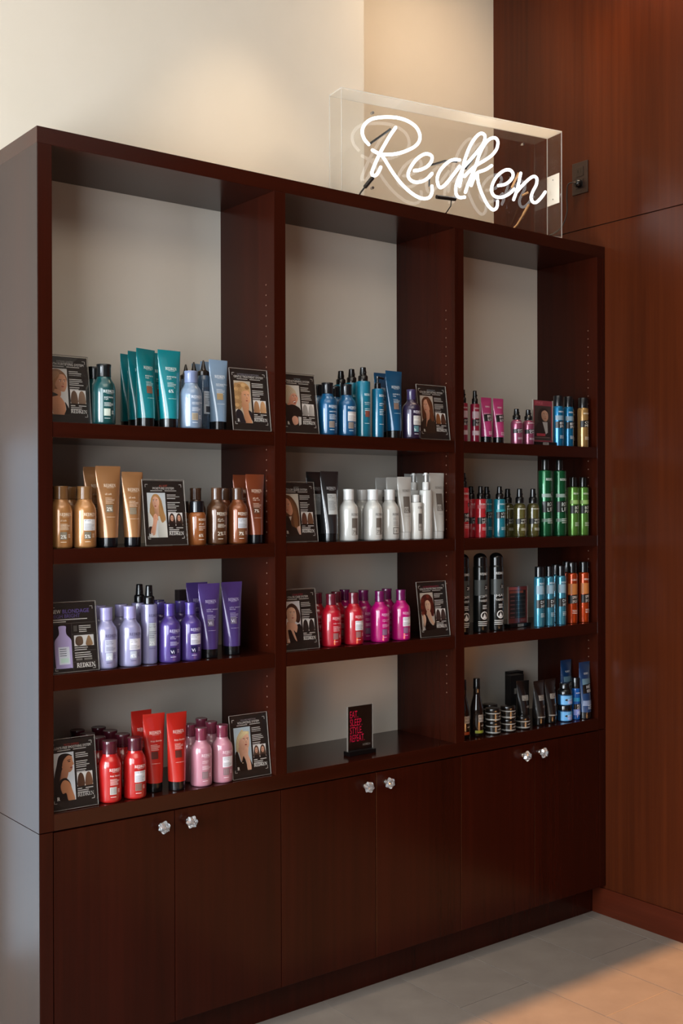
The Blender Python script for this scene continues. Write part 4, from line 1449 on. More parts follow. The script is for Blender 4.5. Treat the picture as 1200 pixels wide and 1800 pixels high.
def pic_j(P):   # big red curls, black vest
    P.bg('#b3a99e')
    P.blob('#4f1f19', (0.02, 0.22), (0.2, 0.08), (0.5, 0.04), (0.8, 0.08), (0.98, 0.24), (1, 0.5), (0.9, 0.64), (0.5, 0.55), (0.2, 0.62), (0.02, 0.55))
    for i, (x, y) in enumerate(((0.14, 0.2), (0.34, 0.12), (0.6, 0.1), (0.84, 0.18), (0.1, 0.38), (0.9, 0.38), (0.12, 0.54), (0.88, 0.54))):
        P.ell(('#6d2c20', '#3d1613')[i % 2], x, y, 0.12, 0.05)
    P.hair(['#7d3526', '#3a1410', '#5c241b'], [(0.6, 0.12), (0.3, 0.14), (0.28, 0.36), (0.3, 0.56)], [(0.4, 0.05), (0.06, 0.18), (0.04, 0.36), (0.08, 0.56)], 9)
    P.hair(['#7d3526', '#3a1410', '#5c241b'], [(0.5, 0.12), (0.76, 0.16), (0.78, 0.36), (0.78, 0.56)], [(0.6, 0.05), (0.94, 0.18), (0.97, 0.36), (0.93, 0.6)], 9)
    P.blob('#c29b82', (0.4, 0.52), (0.68, 0.5), (0.8, 0.7), (0.96, 0.84), (0.8, 0.86), (0.5, 0.66))
    P.blob('#cba68e', (0.36, 0.24), (0.56, 0.2), (0.74, 0.28), (0.74, 0.42), (0.6, 0.53), (0.44, 0.5), (0.34, 0.38))
    P.face(0.54, 0.35, 0.2, '#cba68e')
    P.blob('#121011', (0.2, 0.66), (0.38, 0.58), (0.6, 0.78), (0.84, 0.88), (0.98, 0.8), (1, 1), (0.1, 1))
    P.blob('#c29b82', (0.1, 0.62), (0.24, 0.58), (0.32, 0.7), (0.22, 0.86), (0.14, 0.9))


def pic_bottle(P):   # picture of a lavender bottle
    P.bg('#1a1418')
    P.blob('#a99bc6', (0.34, 0.02), (0.72, 0.02), (0.72, 0.12), (0.76, 0.22), (0.98, 0.34), (1, 0.5), (1, 0.96), (0.9, 0.99), (0.18, 0.99), (0.08, 0.96), (0.06, 0.5), (0.1, 0.34), (0.32, 0.22), (0.34, 0.12))
    P.poly('#c9cdd8', (0.26, 0.5), (0.86, 0.5), (0.88, 0.9), (0.28, 0.9))
    for i in range(4):
        P.poly('#4a4a5a', (0.32, 0.54 + 0.05 * i), (0.7, 0.54 + 0.05 * i), (0.7, 0.555 + 0.05 * i), (0.32, 0.555 + 0.05 * i))
    P.poly('#b8d2c8', (0.36, 0.76), (0.8, 0.76), (0.8, 0.86), (0.36, 0.86))


CW, CH = 0.132, 0.186


def card_art(pic, title, sub, tcol, scol, hair=('#5d4636', '#7d6350'), heads=False):
    a = Art()
    x0, z0 = -CW / 2, 0.002
    X = lambda u: x0 + u * CW
    Z = lambda v: z0 + (1 - v) * CH
    ink = '#b5b1ac'
    if pic is pic_bottle:
        a.text('NEW', X(0.04), Z(0.145), 0.0105, '#c9c6c2', w=0.026)
        a.text('BLONDAGE', X(0.28), Z(0.145), 0.0105, '#6a5a9c', w=0.078)
        a.text('HIGH BRIGHT', X(0.04), Z(0.215), 0.0105, '#5d4f8a', w=0.082)
        a.rect(X(0.04), Z(0.245), X(0.82), Z(0.231), ink)
        a.rect(X(0.04), Z(0.275), X(0.34), Z(0.262), ink)
        a.rect(X(0.02), Z(0.297), X(0.98), Z(0.293), '#5f5a56')
        a.rect(X(0.455), Z(0.99), X(0.46), Z(0.297), '#5f5a56')
        pic_bottle(Photo(a, X(0.04), Z(0.32), X(0.44), Z(0.955)))
        rows = ((0.36, 3), (0.73, 3))
        a.rect(X(0.5), Z(0.42), X(0.58), Z(0.335), '#4a4642')
        a.lines(X(0.62), Z(0.35), 0.036, 4, 0.0052, 0.0022, ink, 2)
        a.rect(X(0.46), Z(0.462), X(0.98), Z(0.458), '#5f5a56')
        P = Photo(a, X(0.5), Z(0.48), X(0.94), Z(0.64))
        P.bg('#c3c0be')
        P.blob('#5b4636', (0.06, 0.7), (0.1, 0.2), (0.26, 0.08), (0.42, 0.2), (0.44, 0.8), (0.2, 0.98))
        P.blob('#8a6a4b', (0.58, 0.9), (0.66, 0.3), (0.75, 0.06), (0.85, 0.3), (0.94, 0.9), (0.76, 1))
        a.lines(X(0.5), Z(0.67), 0.056, 2, 0.0055, 0.0022, ink, 4)
        a.rect(X(0.46), Z(0.712), X(0.98), Z(0.708), '#5f5a56')
        a.lines(X(0.5), Z(0.745), 0.054, 3, 0.0058, 0.0024, ink, 5)
        a.rect(X(0.52), Z(0.85), X(0.66), Z(0.82), '#6b6661')
        a.rect(X(0.7), Z(0.85), X(0.88), Z(0.82), '#6b6661')
        a.rect(X(0.46), Z(0.872), X(0.98), Z(0.868), '#5f5a56')
        a.mark(X(0.53), Z(0.955), 0.054, 0.0125, '#d6d2cd')
    else:
        a.text(title, X(0.5) - len(title) * 0.0017, Z(0.092), 0.0058, tcol, w=len(title) * 0.0034)
        wd = min(0.112, len(sub) * 0.0046)
        a.text(sub, X(0.5) - wd / 2, Z(0.133), 0.0068, '#cfcbc6', w=wd)
        a.rect(X(0.18), Z(0.158), X(0.47), Z(0.148), ink)
        a.rect(X(0.53), Z(0.158), X(0.82), Z(0.148), ink)
        pic(Photo(a, X(0.085), Z(0.185), X(0.535), Z(0.885)))
        a.lines(X(0.575), Z(0.225), 0.042, 3, 0.0052, 0.0021, ink, len(title))
        a.lines(X(0.575), Z(0.345), 0.042, 4, 0.0052, 0.0021, ink, len(sub))
        a.lines(X(0.575), Z(0.468), 0.040, 2, 0.0052, 0.0021, ink, 7)
        P = Photo(a, X(0.58), Z(0.5), X(0.93), Z(0.705))
        P.bg('#cbc7c3')
        for k in (0, 1):
            o = 0.5 * k
            P.blob(hair[k], (o + 0.03, 1), (o + 0.05, 0.4), (o + 0.14, 0.12), (o + 0.25, 0.04), (o + 0.36, 0.12), (o + 0.45, 0.4), (o + 0.47, 1), k=3)
            if heads:
                P.ell('#b98a72', o + 0.25, 0.42, 0.11, 0.24)
                P.ell('#3a2218', o + 0.21, 0.38, 0.02, 0.03)
                P.ell('#3a2218', o + 0.29, 0.38, 0.02, 0.03)
                P.ell('#8a4a40', o + 0.25, 0.54, 0.04, 0.03)
                P.poly('#1a1412', (o + 0.02, 1), (o + 0.12, 0.78), (o + 0.38, 0.78), (o + 0.48, 1))
        a.rect(X(0.58), Z(0.745), X(0.68), Z(0.732), ink)
        a.rect(X(0.76), Z(0.745), X(0.93), Z(0.732), ink)
        a.lines(X(0.58), Z(0.772), 0.042, 2, 0.0048, 0.002, ink, 9)
        a.mark(X(0.575), Z(0.852), 0.048, 0.0098, '#cfcbc6')
        # small R emblem at the lower left of the picture
        ps, aw = LET['R']
        for q in ps:
            a.tris([(X(0.12) + t[0] * 0.0085, Z(0.868) + t[1] * 0.0095) for t in q], [(0, 1, 2, 3)], '#cfcbc6')
        a.n += 1
    # corner brackets
    for (u, v, du, dv) in ((0.055, 0.055, 1, 1), (0.945, 0.055, -1, 1), (0.055, 0.905, 1, -1), (0.945, 0.905, -1, -1)):
        if pic is pic_bottle and dv < 0:
            v = 0.975
        xa, za = X(u), Z(v)
        a.rect(min(xa, xa + du * 0.008), za - 0.0006, max(xa, xa + du * 0.008), za + 0.0006, ink)
        a.quad([(xa - 0.0006, za), (xa + 0.0006, za), (xa + 0.0006, za - dv * 0.008), (xa - 0.0006, za - dv * 0.008)], ink)
    return a


LEAN = R(7.5)


def lean(x, y, z):
    return (x, y * math.cos(LEAN) + z * math.sin(LEAN), z * math.cos(LEAN) - y * math.sin(LEAN) + 0.0012)


def xform(me, f):
    for v in me.vertices:
        v.co = f(*v.co)
    me.update()
    return me


HOLD = None
CARD = mat('printed_card_black', '#1d1714', 0.45)


def holder(x, y, z, rz, label, art, group=None):
    """slanted clear acrylic holder with a printed card slipped behind its front sheet"""
    global HOLD
    if HOLD is None:
        bm = bmesh.new()
        add_box(bm, -0.069, 0.069, -0.0022, 0, 0.0, 0.192, 0.0003)
        fr = xform(finish(bm, 'front_sheet', CLEAR), lean)
        bm = bmesh.new()
        add_box(bm, -0.069, 0.069, 0.0016, 0.0036, 0.0015, 0.192, 0.0003)
        bkm = xform(finish(bm, 'back_sheet', CLEAR), lean)
        bm = bmesh.new()
        add_box(bm, -0.069, 0.069, 0.002, 0.062, 0.0, 0.0018, 0.0003)
        ft = finish(bm, 'foot', CLEAR)
        bm = bmesh.new()
        add_box(bm, -CW / 2, CW / 2, 0.0006, 0.0011, 0.002, 0.002 + CH)
        cdm = xform(finish(bm, 'card', CARD), lean)
        bm = bmesh.new()
        for q in ((-0.0692, -0.0680, 0.001, 0.192), (0.0680, 0.0692, 0.001, 0.192), (-0.0692, 0.0692, 0.1905, 0.1922), (-0.0692, 0.0692, 0.0, 0.0014)):
            add_box(bm, q[0], q[1], -0.0022, 0.0002, q[2], q[3])
        eg = xform(finish(bm, 'polished_edge', mat('acrylic_edge_grey', '#8d857d', 0.25)), lean)
        HOLD = (fr, bkm, ft, cdm, eg)
    t = thing('sign_holder', (x, y, z + 0.0006), rz, label, 'sign', group)
    obj('front_sheet', HOLD[0], t)
    obj('back_sheet', HOLD[1], t)
    obj('foot', HOLD[2], t)
    obj('polished_edge', HOLD[4], t)
    c = obj('card', HOLD[3], t)
    pm = art.mesh('print', lambda X, Y, o: lean(X, 0.0006 - o * 0.25, Y), None, None)
    obj('print', pm, c)
    return t


def block_sign(x, y, z, rz, wd, h, label, card, art, base_label=True):
    """upright clear sign standing in a black base block"""
    t = thing('table_sign', (x, y, z), rz, label, 'sign')
    bm = bmesh.new()
    add_box(bm, -wd / 2 - 0.004, wd / 2 + 0.004, -0.016, 0.016, 0, 0.013, 0.0008)
    b = obj('base', finish(bm, 'base', mat('black_base', '#0d0b0b', 0.3)), t)
    bm = bmesh.new()
    add_box(bm, -wd / 2 + 0.001, wd / 2 - 0.001, -0.0009, 0.0009, 0.0135, h - 0.001)
    c = obj('card', finish(bm, 'card', card), t)
    bm = bmesh.new()
    add_box(bm, -wd / 2, wd / 2, -0.0032, -0.0018, 0.0132, h)
    add_box(bm, -wd / 2, wd / 2, 0.0018, 0.0032, 0.0132, h)
    obj('clear_sheet', finish(bm, 'clear_sheet', CLEAR), t)
    for s_ in (-1, 1):
        bm = bmesh.new()
        add_box(bm, s_ * wd / 2 - 0.0008, s_ * wd / 2 + 0.0008, -0.0032, 0.0032, 0.0132, h)
        obj('polished_edge', finish(bm, 'polished_edge', mat('acrylic_edge_grey', '#8d857d', 0.25)), t)
    obj('print', art.mesh('print', lambda X, Y, o: (X, -0.0009 - o * 0.3, Y), None, None), c)
    if base_label:
        a = Art()
        a.rect(-0.016, 0.002, 0.016, 0.0115, '#8f8a86')
        a.mark(-0.012, 0.0045, 0.024, 0.005, '#3d3836')
        obj('base_label', a.mesh('base_label', lambda X, Y, o: (X, -0.016 - o, Y)), b)
    return t

Z1, Z2, Z3, Z4 = S1T, S2T, S3T, DK
G = {}


def row(z, items):
    for key, name, cat, x, y, rz, label, group in items:
        place(key, name, cat, x, y, z + 0.0004, rz, label, group)


B, T_, SP = ('hair_bottle', 'bottle'), ('hair_tube', 'tube'), ('spray_bottle', 'spray bottle')


def it(key, nc, x, y, label, group=None, rz=0):
    return (key, nc[0], nc[1], x, y, rz, label, group)


# ---- left bay, top shelf
holder(0.112, 0.056, Z1, 0, 'slanted clear sign with a long-haired woman beside the dark green bottles', card_art(pic_a, 'EXTREME LENGTH', 'LENGTH FORTIFYING SYSTEM', '#8d8a86', '#cfcbc6'))
row(Z1, [
    it('green_bottle', B, 0.213, 0.044, 'dark green bottle with black cap, front one of two on left top shelf', 'dark green bottles'),
    it('green_bottle', B, 0.218, 0.115, 'dark green bottle with black cap, half hidden behind its twin', 'dark green bottles'),
    it('teal_tube', T_, 0.376, 0.205, 'teal tube with black cap, leftmost of the five in the fan', 'teal tubes', 17),
    it('teal_tube', T_, 0.366, 0.137, 'teal tube with black cap, second from left of the five', 'teal tubes', 17),
    it('teal_tube', T_, 0.357, 0.068, 'teal tube with a brown square, third from left of the five', 'teal tubes', 18),
    it('teal_tube', T_, 0.430, 0.124, 'teal tube mostly hidden behind the largest-looking front teal tube', 'teal tubes', 2),
    it('teal_tube_percent', T_, 0.424, 0.050, 'teal tube marked 6%, rightmost of the five and nearest the front', 'teal tubes', 2),
    it('pale_blue_bottle', B, 0.488, 0.034, 'pale grey blue bottle with blue grey cap beside the teal tubes'),
    it('dropper_bottle', ('applicator_bottle', 'bottle'), 0.560, 0.084, 'clear blue bottle with dark pointed tip, front one of three', 'pointed tip bottles'),
    it('dropper_bottle', ('applicator_bottle', 'bottle'), 0.558, 0.137, 'clear blue bottle whose dark pointed tip shows second, behind the front one', 'pointed tip bottles'),
    it('dropper_bottle', ('applicator_bottle', 'bottle'), 0.566, 0.200, 'clear blue bottle hidden but for its pointed tip above the pale bottle cap', 'pointed tip bottles'),
    it('pale_blue_tube', T_, 0.5965, 0.058, 'pale blue tube with black cap, front one beside the curly-haired woman sign', 'pale blue tubes', 2),
    it('pale_blue_tube', T_, 0.600, 0.114, 'pale blue tube with black cap, second one behind the front tube', 'pale blue tubes', 2),
    it('pale_blue_tube', T_, 0.606, 0.176, 'pale blue tube, rearmost, only its top corner showing by the dropper tip', 'pale blue tubes', 2),
])
holder(0.6905, 0.014, Z1, 0, 'slanted clear sign with a tousled blonde woman beside the pale blue tubes', card_art(pic_b, 'EXTREME BLEACH RECOVERY', 'GENTLE TREATMENT SYSTEM', '#7d7a86', '#cfcbc6', ('#9a6f4c', '#b58a62')))
# ---- left bay, second shelf
row(Z2, [
    it('gold_bottle', B, 0.083, 0.045, 'gold bottle marked 2%, leftmost at the edge of the second shelf', 'gold bottles'),
    it('gold_bottle', B, 0.144, 0.124, 'gold bottle behind, only its brown cap and shoulder showing between two gold bottles', 'gold bottles'),
    it('gold_bottle_white', B, 0.154, 0.045, 'gold bottle marked 5% with a white label panel', 'gold bottles'),
    it('gold_tube', T_, 0.226, 0.126, 'large gold tube standing behind the front large gold tube', 'gold tubes'),
    it('gold_tube', T_, 0.228, 0.050, 'large gold tube with black cap, tallest of the gold row in front', 'gold tubes'),
    it('gold_tube_small', T_, 0.344, 0.124, 'smaller gold tube half hidden behind the other smaller gold tube', 'gold tubes', 3),
    it('gold_tube_small', T_, 0.304, 0.052, 'smaller gold tube with black cap beside the sign of the blonde woman', 'gold tubes'),
    it('small_brown_bottle', ('oil_bottle', 'bottle'), 0.512, 0.042, 'small amber brown bottle with wide black cap, front one', 'small amber bottles'),
    it('small_brown_bottle', ('oil_bottle', 'bottle'), 0.494, 0.102, 'small amber brown bottle with wide black cap, behind the front one', 'small amber bottles'),
    it('brown_bottle', B, 0.552, 0.118, 'dark brown bottle behind, its cap leftmost of the two above the amber bottle', 'dark brown bottles'),
    it('brown_bottle', B, 0.585, 0.176, 'dark brown bottle behind, its cap just left of the front brown bottle', 'dark brown bottles'),
    it('brown_bottle', B, 0.582, 0.045, 'dark brown bottle marked 2% standing in front', 'dark brown bottles'),
    it('copper_bottle', B, 0.650, 0.112, 'copper brown bottle behind, its cap between the two front brown bottles', 'copper bottles'),
    it('copper_bottle', B, 0.656, 0.045, 'copper brown bottle marked 7% with a pale label panel', 'copper bottles'),
    it('copper_tube', T_, 0.722, 0.122, 'copper brown tube standing behind the front copper tube', 'copper tubes'),
    it('copper_tube', T_, 0.724, 0.052, 'copper brown tube marked 7% with black cap, front one by the divider', 'copper tubes'),
])
holder(0.398, 0.018, Z2, 0, 'slanted clear sign with a woman in a pale jacket between gold and brown bottles', card_art(pic_c, 'ALL SOFT', 'MOISTURE SYSTEM', '#a5483a', '#cfcbc6', ('#2b1d17', '#33231b'), True))
# ---- left bay, third shelf
holder(0.114, 0.016, Z3, 0, 'slanted clear sign with purple headline and a lavender bottle picture', card_art(pic_bottle, '', '', '', ''))
row(Z3, [
    it('lavender_bottle', B, 0.218, 0.046, 'lavender bottle with grey label panel, front left by the purple headline sign', 'lavender bottles'),
    it('lavender_bottle_white', B, 0.292, 0.045, 'lavender bottle with white label panel, front and centre of the lavender ones', 'lavender bottles'),
    it('lavender_bottle', B, 0.232, 0.115, 'lavender bottle behind the front left lavender bottle, cap just showing', 'lavender bottles'),
    it('lavender_bottle', B, 0.300, 0.115, 'lavender bottle behind, its cap between the two front lavender bottles', 'lavender bottles'),
    it('lavender_spray', SP, 0.358, 0.054, 'lavender spray bottle with black mist head, front one of two', 'lavender sprays'),
    it('lavender_spray', SP, 0.360, 0.116, 'lavender spray bottle with black mist head, behind the front one', 'lavender sprays'),
    it('purple_bottle', B, 0.420, 0.045, 'purple bottle without white panel beside the lavender spray', 'purple bottles'),
    it('purple_bottle_white', B, 0.490, 0.045, 'purple bottle with a white label panel, right of its twin', 'purple bottles'),
    it('purple_bottle', B, 0.428, 0.116, 'purple bottle behind, leftmost of the purple caps at the rear', 'purple bottles'),
    it('purple_bottle', B, 0.497, 0.116, 'purple bottle behind, its cap between the two front purple bottles', 'purple bottles'),
    it('purple_bottle', B, 0.462, 0.186, 'purple bottle at the very back behind the purple row', 'purple bottles'),
    it('purple_tube', T_, 0.562, 0.058, 'purple tube with black cap, front one beside the purple bottles', 'purple tubes'),
    it('purple_tube', T_, 0.560, 0.126, 'purple tube behind the front purple tube', 'purple tubes'),
    it('purple_tube', T_, 0.655, 0.078, 'purple tube standing alone at the right of the third shelf', 'purple tubes'),
])
place('dark_carton', 'carton', 'box', 0.534, 0.172, Z3 + 0.0004, 0, 'dark carton standing at the back behind the purple tubes')
# ---- left bay, bottom level
holder(0.112, 0.020, Z4, 0, 'slanted clear sign with a dark-haired woman in profile beside the red bottles', card_art(pic_d, 'FRIZZ DISMISS', 'SULFATE-FREE SMOOTHING SYSTEM', '#8e3228', '#cfcbc6', ('#4b3122', '#6d4a35')))
row(Z4, [
    it('red_bottle', B, 0.226, 0.040, 'red bottle with maroon cap and printed text, front left of the red ones', 'red bottles'),
    it('red_bottle_white', B, 0.302, 0.036, 'red bottle with maroon cap and white label panel', 'red bottles'),
    it('red_bottle', B, 0.222, 0.107, 'red bottle directly behind the front left red bottle', 'red bottles'),
    it('red_bottle', B, 0.298, 0.104, 'red bottle directly behind the one with white label panel', 'red bottles'),
    it('red_bottle', B, 0.292, 0.172, 'red bottle third back behind the white label red bottle', 'red bottles'),
    it('red_bottle', B, 0.288, 0.240, 'red bottle rearmost, its dark cap highest of the red caps', 'red bottles'),
    it('red_bottle', B, 0.220, 0.240, 'red bottle rearmost left, only its dark cap above the profile woman sign', 'red bottles'),
    it('red_bottle', B, 0.221, 0.174, 'red bottle third back on the left behind the profile woman sign', 'red bottles'),
    it('red_tube', T_, 0.378, 0.064, 'red tube with black cap, middle one of three', 'red tubes', -4),
    it('red_tube', T_, 0.440, 0.040, 'red tube with black cap, right hand one in front', 'red tubes', 3),
    it('red_tube', T_, 0.374, 0.134, 'red tube standing behind the middle red tube', 'red tubes', 2),
    it('pink_bottle', B, 0.524, 0.042, 'pink bottle with plum cap and printed text, front left of the pink ones', 'pink bottles'),
    it('pink_bottle_white', B, 0.597, 0.042, 'pink bottle with plum cap and white label panel', 'pink bottles'),
    it('pink_bottle', B, 0.526, 0.110, 'pink bottle directly behind the front left pink bottle', 'pink bottles'),
    it('pink_bottle', B, 0.602, 0.172, 'pink bottle rearmost, its plum cap highest of the pink ones', 'pink bottles'),
    it('pink_bottle', B, 0.598, 0.107, 'pink bottle directly behind the white label pink bottle', 'pink bottles'),
])
holder(0.6905, 0.020, Z4, 0, 'slanted clear sign with a short-haired blonde person beside the pink bottles', card_art(pic_e, 'VOLUME INJECTION', 'VOLUMIZING SYSTEM', '#8a8086', '#cfcbc6', ('#4a372b', '#4a372b'), True))
# ---- middle bay, top shelf
holder(0.879, 0.020, Z1, 0, 'slanted clear sign with a laughing silver-haired person left of the blue bottles', card_art(pic_f, 'EXTREME', 'STRENGTHENING SYSTEM', '#7f8a92', '#cfcbc6', ('#8a8580', '#a39d97')))
row(Z1, [
    it('blue_bottle', B, 1.000, 0.045, 'blue bottle with black cap and printed text, leftmost of the blue row', 'blue bottles'),
    it('blue_bottle_white', B, 1.078, 0.045, 'blue bottle with black cap and white label panel', 'blue bottles'),
    it('blue_bottle', B, 1.005, 0.112, 'blue bottle directly behind the leftmost blue bottle', 'blue bottles'),
    it('blue_bottle', B, 1.083, 0.114, 'blue bottle directly behind the white label blue bottle', 'blue bottles'),
    it('blue_spray', SP, 1.150, 0.047, 'turquoise spray bottle with black mist head, front one of three', 'turquoise sprays'),
    it('blue_spray', SP, 1.150, 0.108, 'turquoise spray bottle, second back, mist head in the middle', 'turquoise sprays'),
    it('blue_spray', SP, 1.154, 0.172, 'turquoise spray bottle, rearmost, mist head on the left', 'turquoise sprays'),
    it('blue_pump', ('pump_bottle', 'pump bottle'), 1.210, 0.043, 'slim blue bottle with black pump beside the turquoise spray', None, 8),
    it('blue_tube', T_, 1.290, 0.055, 'blue tube with black cap, front one of two', 'blue tubes', 2),
    it('blue_tube', T_, 1.296, 0.124, 'blue tube behind the front blue tube', 'blue tubes', 2),
    it('dark_purple_bottle', B, 1.357, 0.040, 'dark purple bottle with white label next to the auburn-haired woman sign'),
])
holder(1.4515, 0.022, Z1, 0, 'slanted clear sign with an auburn-haired woman right of the dark purple bottle', card_art(pic_g, 'BROWNLIGHTS', 'COLOR DEPOSITING SYSTEM', '#7f8a92', '#cfcbc6', ('#7a4a28', '#4a2c1d')))
# ---- middle bay, second shelf
holder(0.880, 0.028, Z2, 0, 'slanted clear sign with a long brown-haired woman left of the charcoal tubes', card_art(pic_h, 'ACIDIC', 'COLOR GLOSS SYSTEM', '#8d8a86', '#cfcbc6', ('#5d3a2c', '#6d4a34')))
row(Z2, [
    it('charcoal_tube', T_, 1.008, 0.046, 'charcoal tube with pale grey label, front one of two', 'charcoal tubes'),
    it('charcoal_tube', T_, 0.996, 0.110, 'charcoal tube behind the front charcoal tube', 'charcoal tubes', 3),
    it('white_bottle', B, 1.086, 0.045, 'white bottle with dark picture, leftmost of the white row', 'white bottles'),
    it('white_bottle', B, 1.186, 0.042, 'white bottle with dark picture, middle of the front white bottles', 'white bottles'),
    it('white_bottle_boxed', B, 1.262, 0.045, 'white bottle with a small boxed number, right hand front one', 'white bottles'),
    it('white_bottle', B, 1.196, 0.110, 'white bottle behind, its cap left of the middle front white bottle', 'white bottles'),
    it('white_bottle_boxed', B, 1.264, 0.112, 'white bottle behind, its cap right of the middle front white bottle', 'white bottles'),
    it('white_tube_small', T_, 1.328, 0.045, 'white small tube with dark picture, front one of three', 'small white tubes', 2),
    it('white_tube_small', T_, 1.330, 0.106, 'white small tube, second back of three', 'small white tubes', 2),
    it('white_tube_small', T_, 1.333, 0.168, 'white small tube, rearmost of three', 'small white tubes', 2),
    it('white_mist', ('serum_bottle', 'bottle'), 1.378, 0.044, 'short white bottle with a narrow white cap in front of the white pump'),
    it('white_pump', ('pump_bottle', 'pump bottle'), 1.424, 0.042, 'tall white bottle with white pump, front one by the large white tube', 'white pump bottles', 75),
    it('white_pump', ('pump_bottle', 'pump bottle'), 1.426, 0.108, 'tall white bottle with white pump, standing behind the short capped one', 'white pump bottles', 75),
    it('white_tube', T_, 1.487, 0.056, 'large white tube, front one against the right divider', 'large white tubes', 2),
    it('white_tube', T_, 1.487, 0.124, 'large white tube, second back by the right divider', 'large white tubes', 2),
    it('white_tube', T_, 1.486, 0.186, 'large white tube, rearmost by the right divider', 'large white tubes', 2),
])
# ---- middle bay, third shelf
holder(0.880, 0.022, Z3, 0, 'slanted clear sign with a short brown-haired person left of the crimson bottles', card_art(pic_i, 'COLOR EXTEND', 'COLOR CARE SYSTEM', '#8e2a34', '#cfcbc6', ('#2a2422', '#2a2422')))
row(Z3, [
    it('crimson_bottle', B, 1.016, 0.048, 'crimson bottle with printed text, leftmost front one', 'crimson bottles'),
    it('crimson_bottle_white', B, 1.106, 0.044, 'crimson bottle with white label panel', 'crimson bottles'),
    it('crimson_bottle', B, 1.010, 0.118, 'crimson bottle behind, leftmost cap next to the sign', 'crimson bottles'),
    it('crimson_bottle', B, 1.088, 0.114, 'crimson bottle behind, its cap between the two front crimson bottles', 'crimson bottles'),
    it('magenta_bottle', B, 1.166, 0.170, 'magenta bottle rearmost, dark cap above the white label crimson bottle', 'magenta bottles'),
    it('magenta_bottle', B, 1.200, 0.110, 'magenta bottle behind, turned so its white label shows edge on', 'magenta bottles', 0),
    it('magenta_bottle', B, 1.218, 0.044, 'magenta bottle with printed text, front one', 'magenta bottles'),
    it('magenta_bottle_white', B, 1.311, 0.044, 'magenta bottle with white label panel, rightmost', 'magenta bottles'),
    it('magenta_bottle', B, 1.305, 0.112, 'magenta bottle directly behind the white label magenta bottle', 'magenta bottles'),
])
holder(1.4515, 0.024, Z3, 0, 'slanted clear sign with a red curly-haired woman right of the magenta bottles', card_art(pic_j, 'COLOR EXTEND MAGNETICS', 'COLOR PROTECTING SYSTEM', '#8e2a44', '#cfcbc6', ('#3a2a26', '#3a2a26')))
# ---- middle bay, bottom level
a = Art()
for i, s_ in enumerate(('EAT.', 'SLEEP.', 'STYLE.', 'REPEAT.')):
    a.text(s_, -0.043, 0.122 - 0.0265 * i, 0.0235, '#cc0a48', w=(0.034, 0.052, 0.052, 0.062)[i])
a.mark(0.011, 0.026, 0.033, 0.0065, '#8f8b87')
block_sign(1.160, 0.080, Z4 + 0.0004, 0, 0.106, 0.162, 'black table sign with red capital lettering alone in the middle bay', mat('black_card', '#080606', 0.35), a, False)
# ---- right bay, top shelf
row(Z1, [
    it('crimson_spray', SP, 1.606, 0.045, 'slim crimson spray with black mist head, leftmost by the divider', 'crimson sprays'),
    it('crimson_spray', SP, 1.664, 0.045, 'slim crimson spray with black mist head, right of its twin', 'crimson sprays'),
    it('pink_tube', T_, 1.726, 0.050, 'hot pink tube with black cap, left one of the pair', 'pink tubes'),
    it('pink_tube', T_, 1.788, 0.050, 'hot pink tube with black cap, right one of the pair', 'pink tubes'),
    it('pink_pump', ('pump_bottle', 'pump bottle'), 1.880, 0.046, 'small shiny pink bottle with black pump, left one', 'pink pump bottles', -5),
    it('pink_pump', ('pump_bottle', 'pump bottle'), 1.943, 0.046, 'small shiny pink bottle with black pump, right one by the pink edged sign', 'pink pump bottles', -5),
    it('blue_can', ('spray_can', 'spray can'), 2.108, 0.045, 'bright blue can with black cap, left one on the right bay top shelf', 'bright blue cans'),
    it('blue_can', ('spray_can', 'spray can'), 2.166, 0.045, 'bright blue can with black cap, right one next to the gold can', 'bright blue cans'),
    it('gold_can', ('spray_can', 'spray can'), 2.252, 0.045, 'gold can with black cap, front one at the right end', 'gold cans'),
    it('gold_can', ('spray_can', 'spray can'), 2.246, 0.110, 'gold can partly hidden behind the front gold can', 'gold cans'),
])
a = Art()
a.rect(-0.054, 0.014, 0.054, 0.170, '#8a3a48')
a.rect(-0.046, 0.020, 0.046, 0.150, '#3b3533')
a.text('STYLE', -0.044, 0.155, 0.010, '#c06a76', w=0.044)
P = Photo(a, -0.046, 0.150, 0.046, 0.034)
P.blob('#2a2322', (0.2, 0.4), (0.3, 0.14), (0.55, 0.06), (0.8, 0.14), (0.86, 0.4), (0.6, 0.5), (0.3, 0.5))
P.blob('#262223', (0, 0.78), (0.3, 0.5), (0.8, 0.5), (1, 0.62), (1, 1), (0, 1))
P.blob('#b08a74', (0.44, 0.2), (0.62, 0.14), (0.8, 0.22), (0.82, 0.4), (0.7, 0.5), (0.52, 0.46), (0.42, 0.34))
P.face(0.63, 0.3, 0.2, '#b08a74', turn=0.3)
P.poly('#a9a7a5', (0.48, 0.52), (0.78, 0.52), (0.8, 0.86), (0.68, 0.92))
a.rect(-0.034, 0.036, 0.014, 0.046, '#a33a48')
a.rect(-0.046, 0.030, 0.040, 0.0315, '#7f6a6a')
block_sign(2.022, 0.046, Z1 + 0.0004, 0, 0.108, 0.172, 'upright clear sign with pink border and a dark-haired person by the bright blue cans', CARD, a)
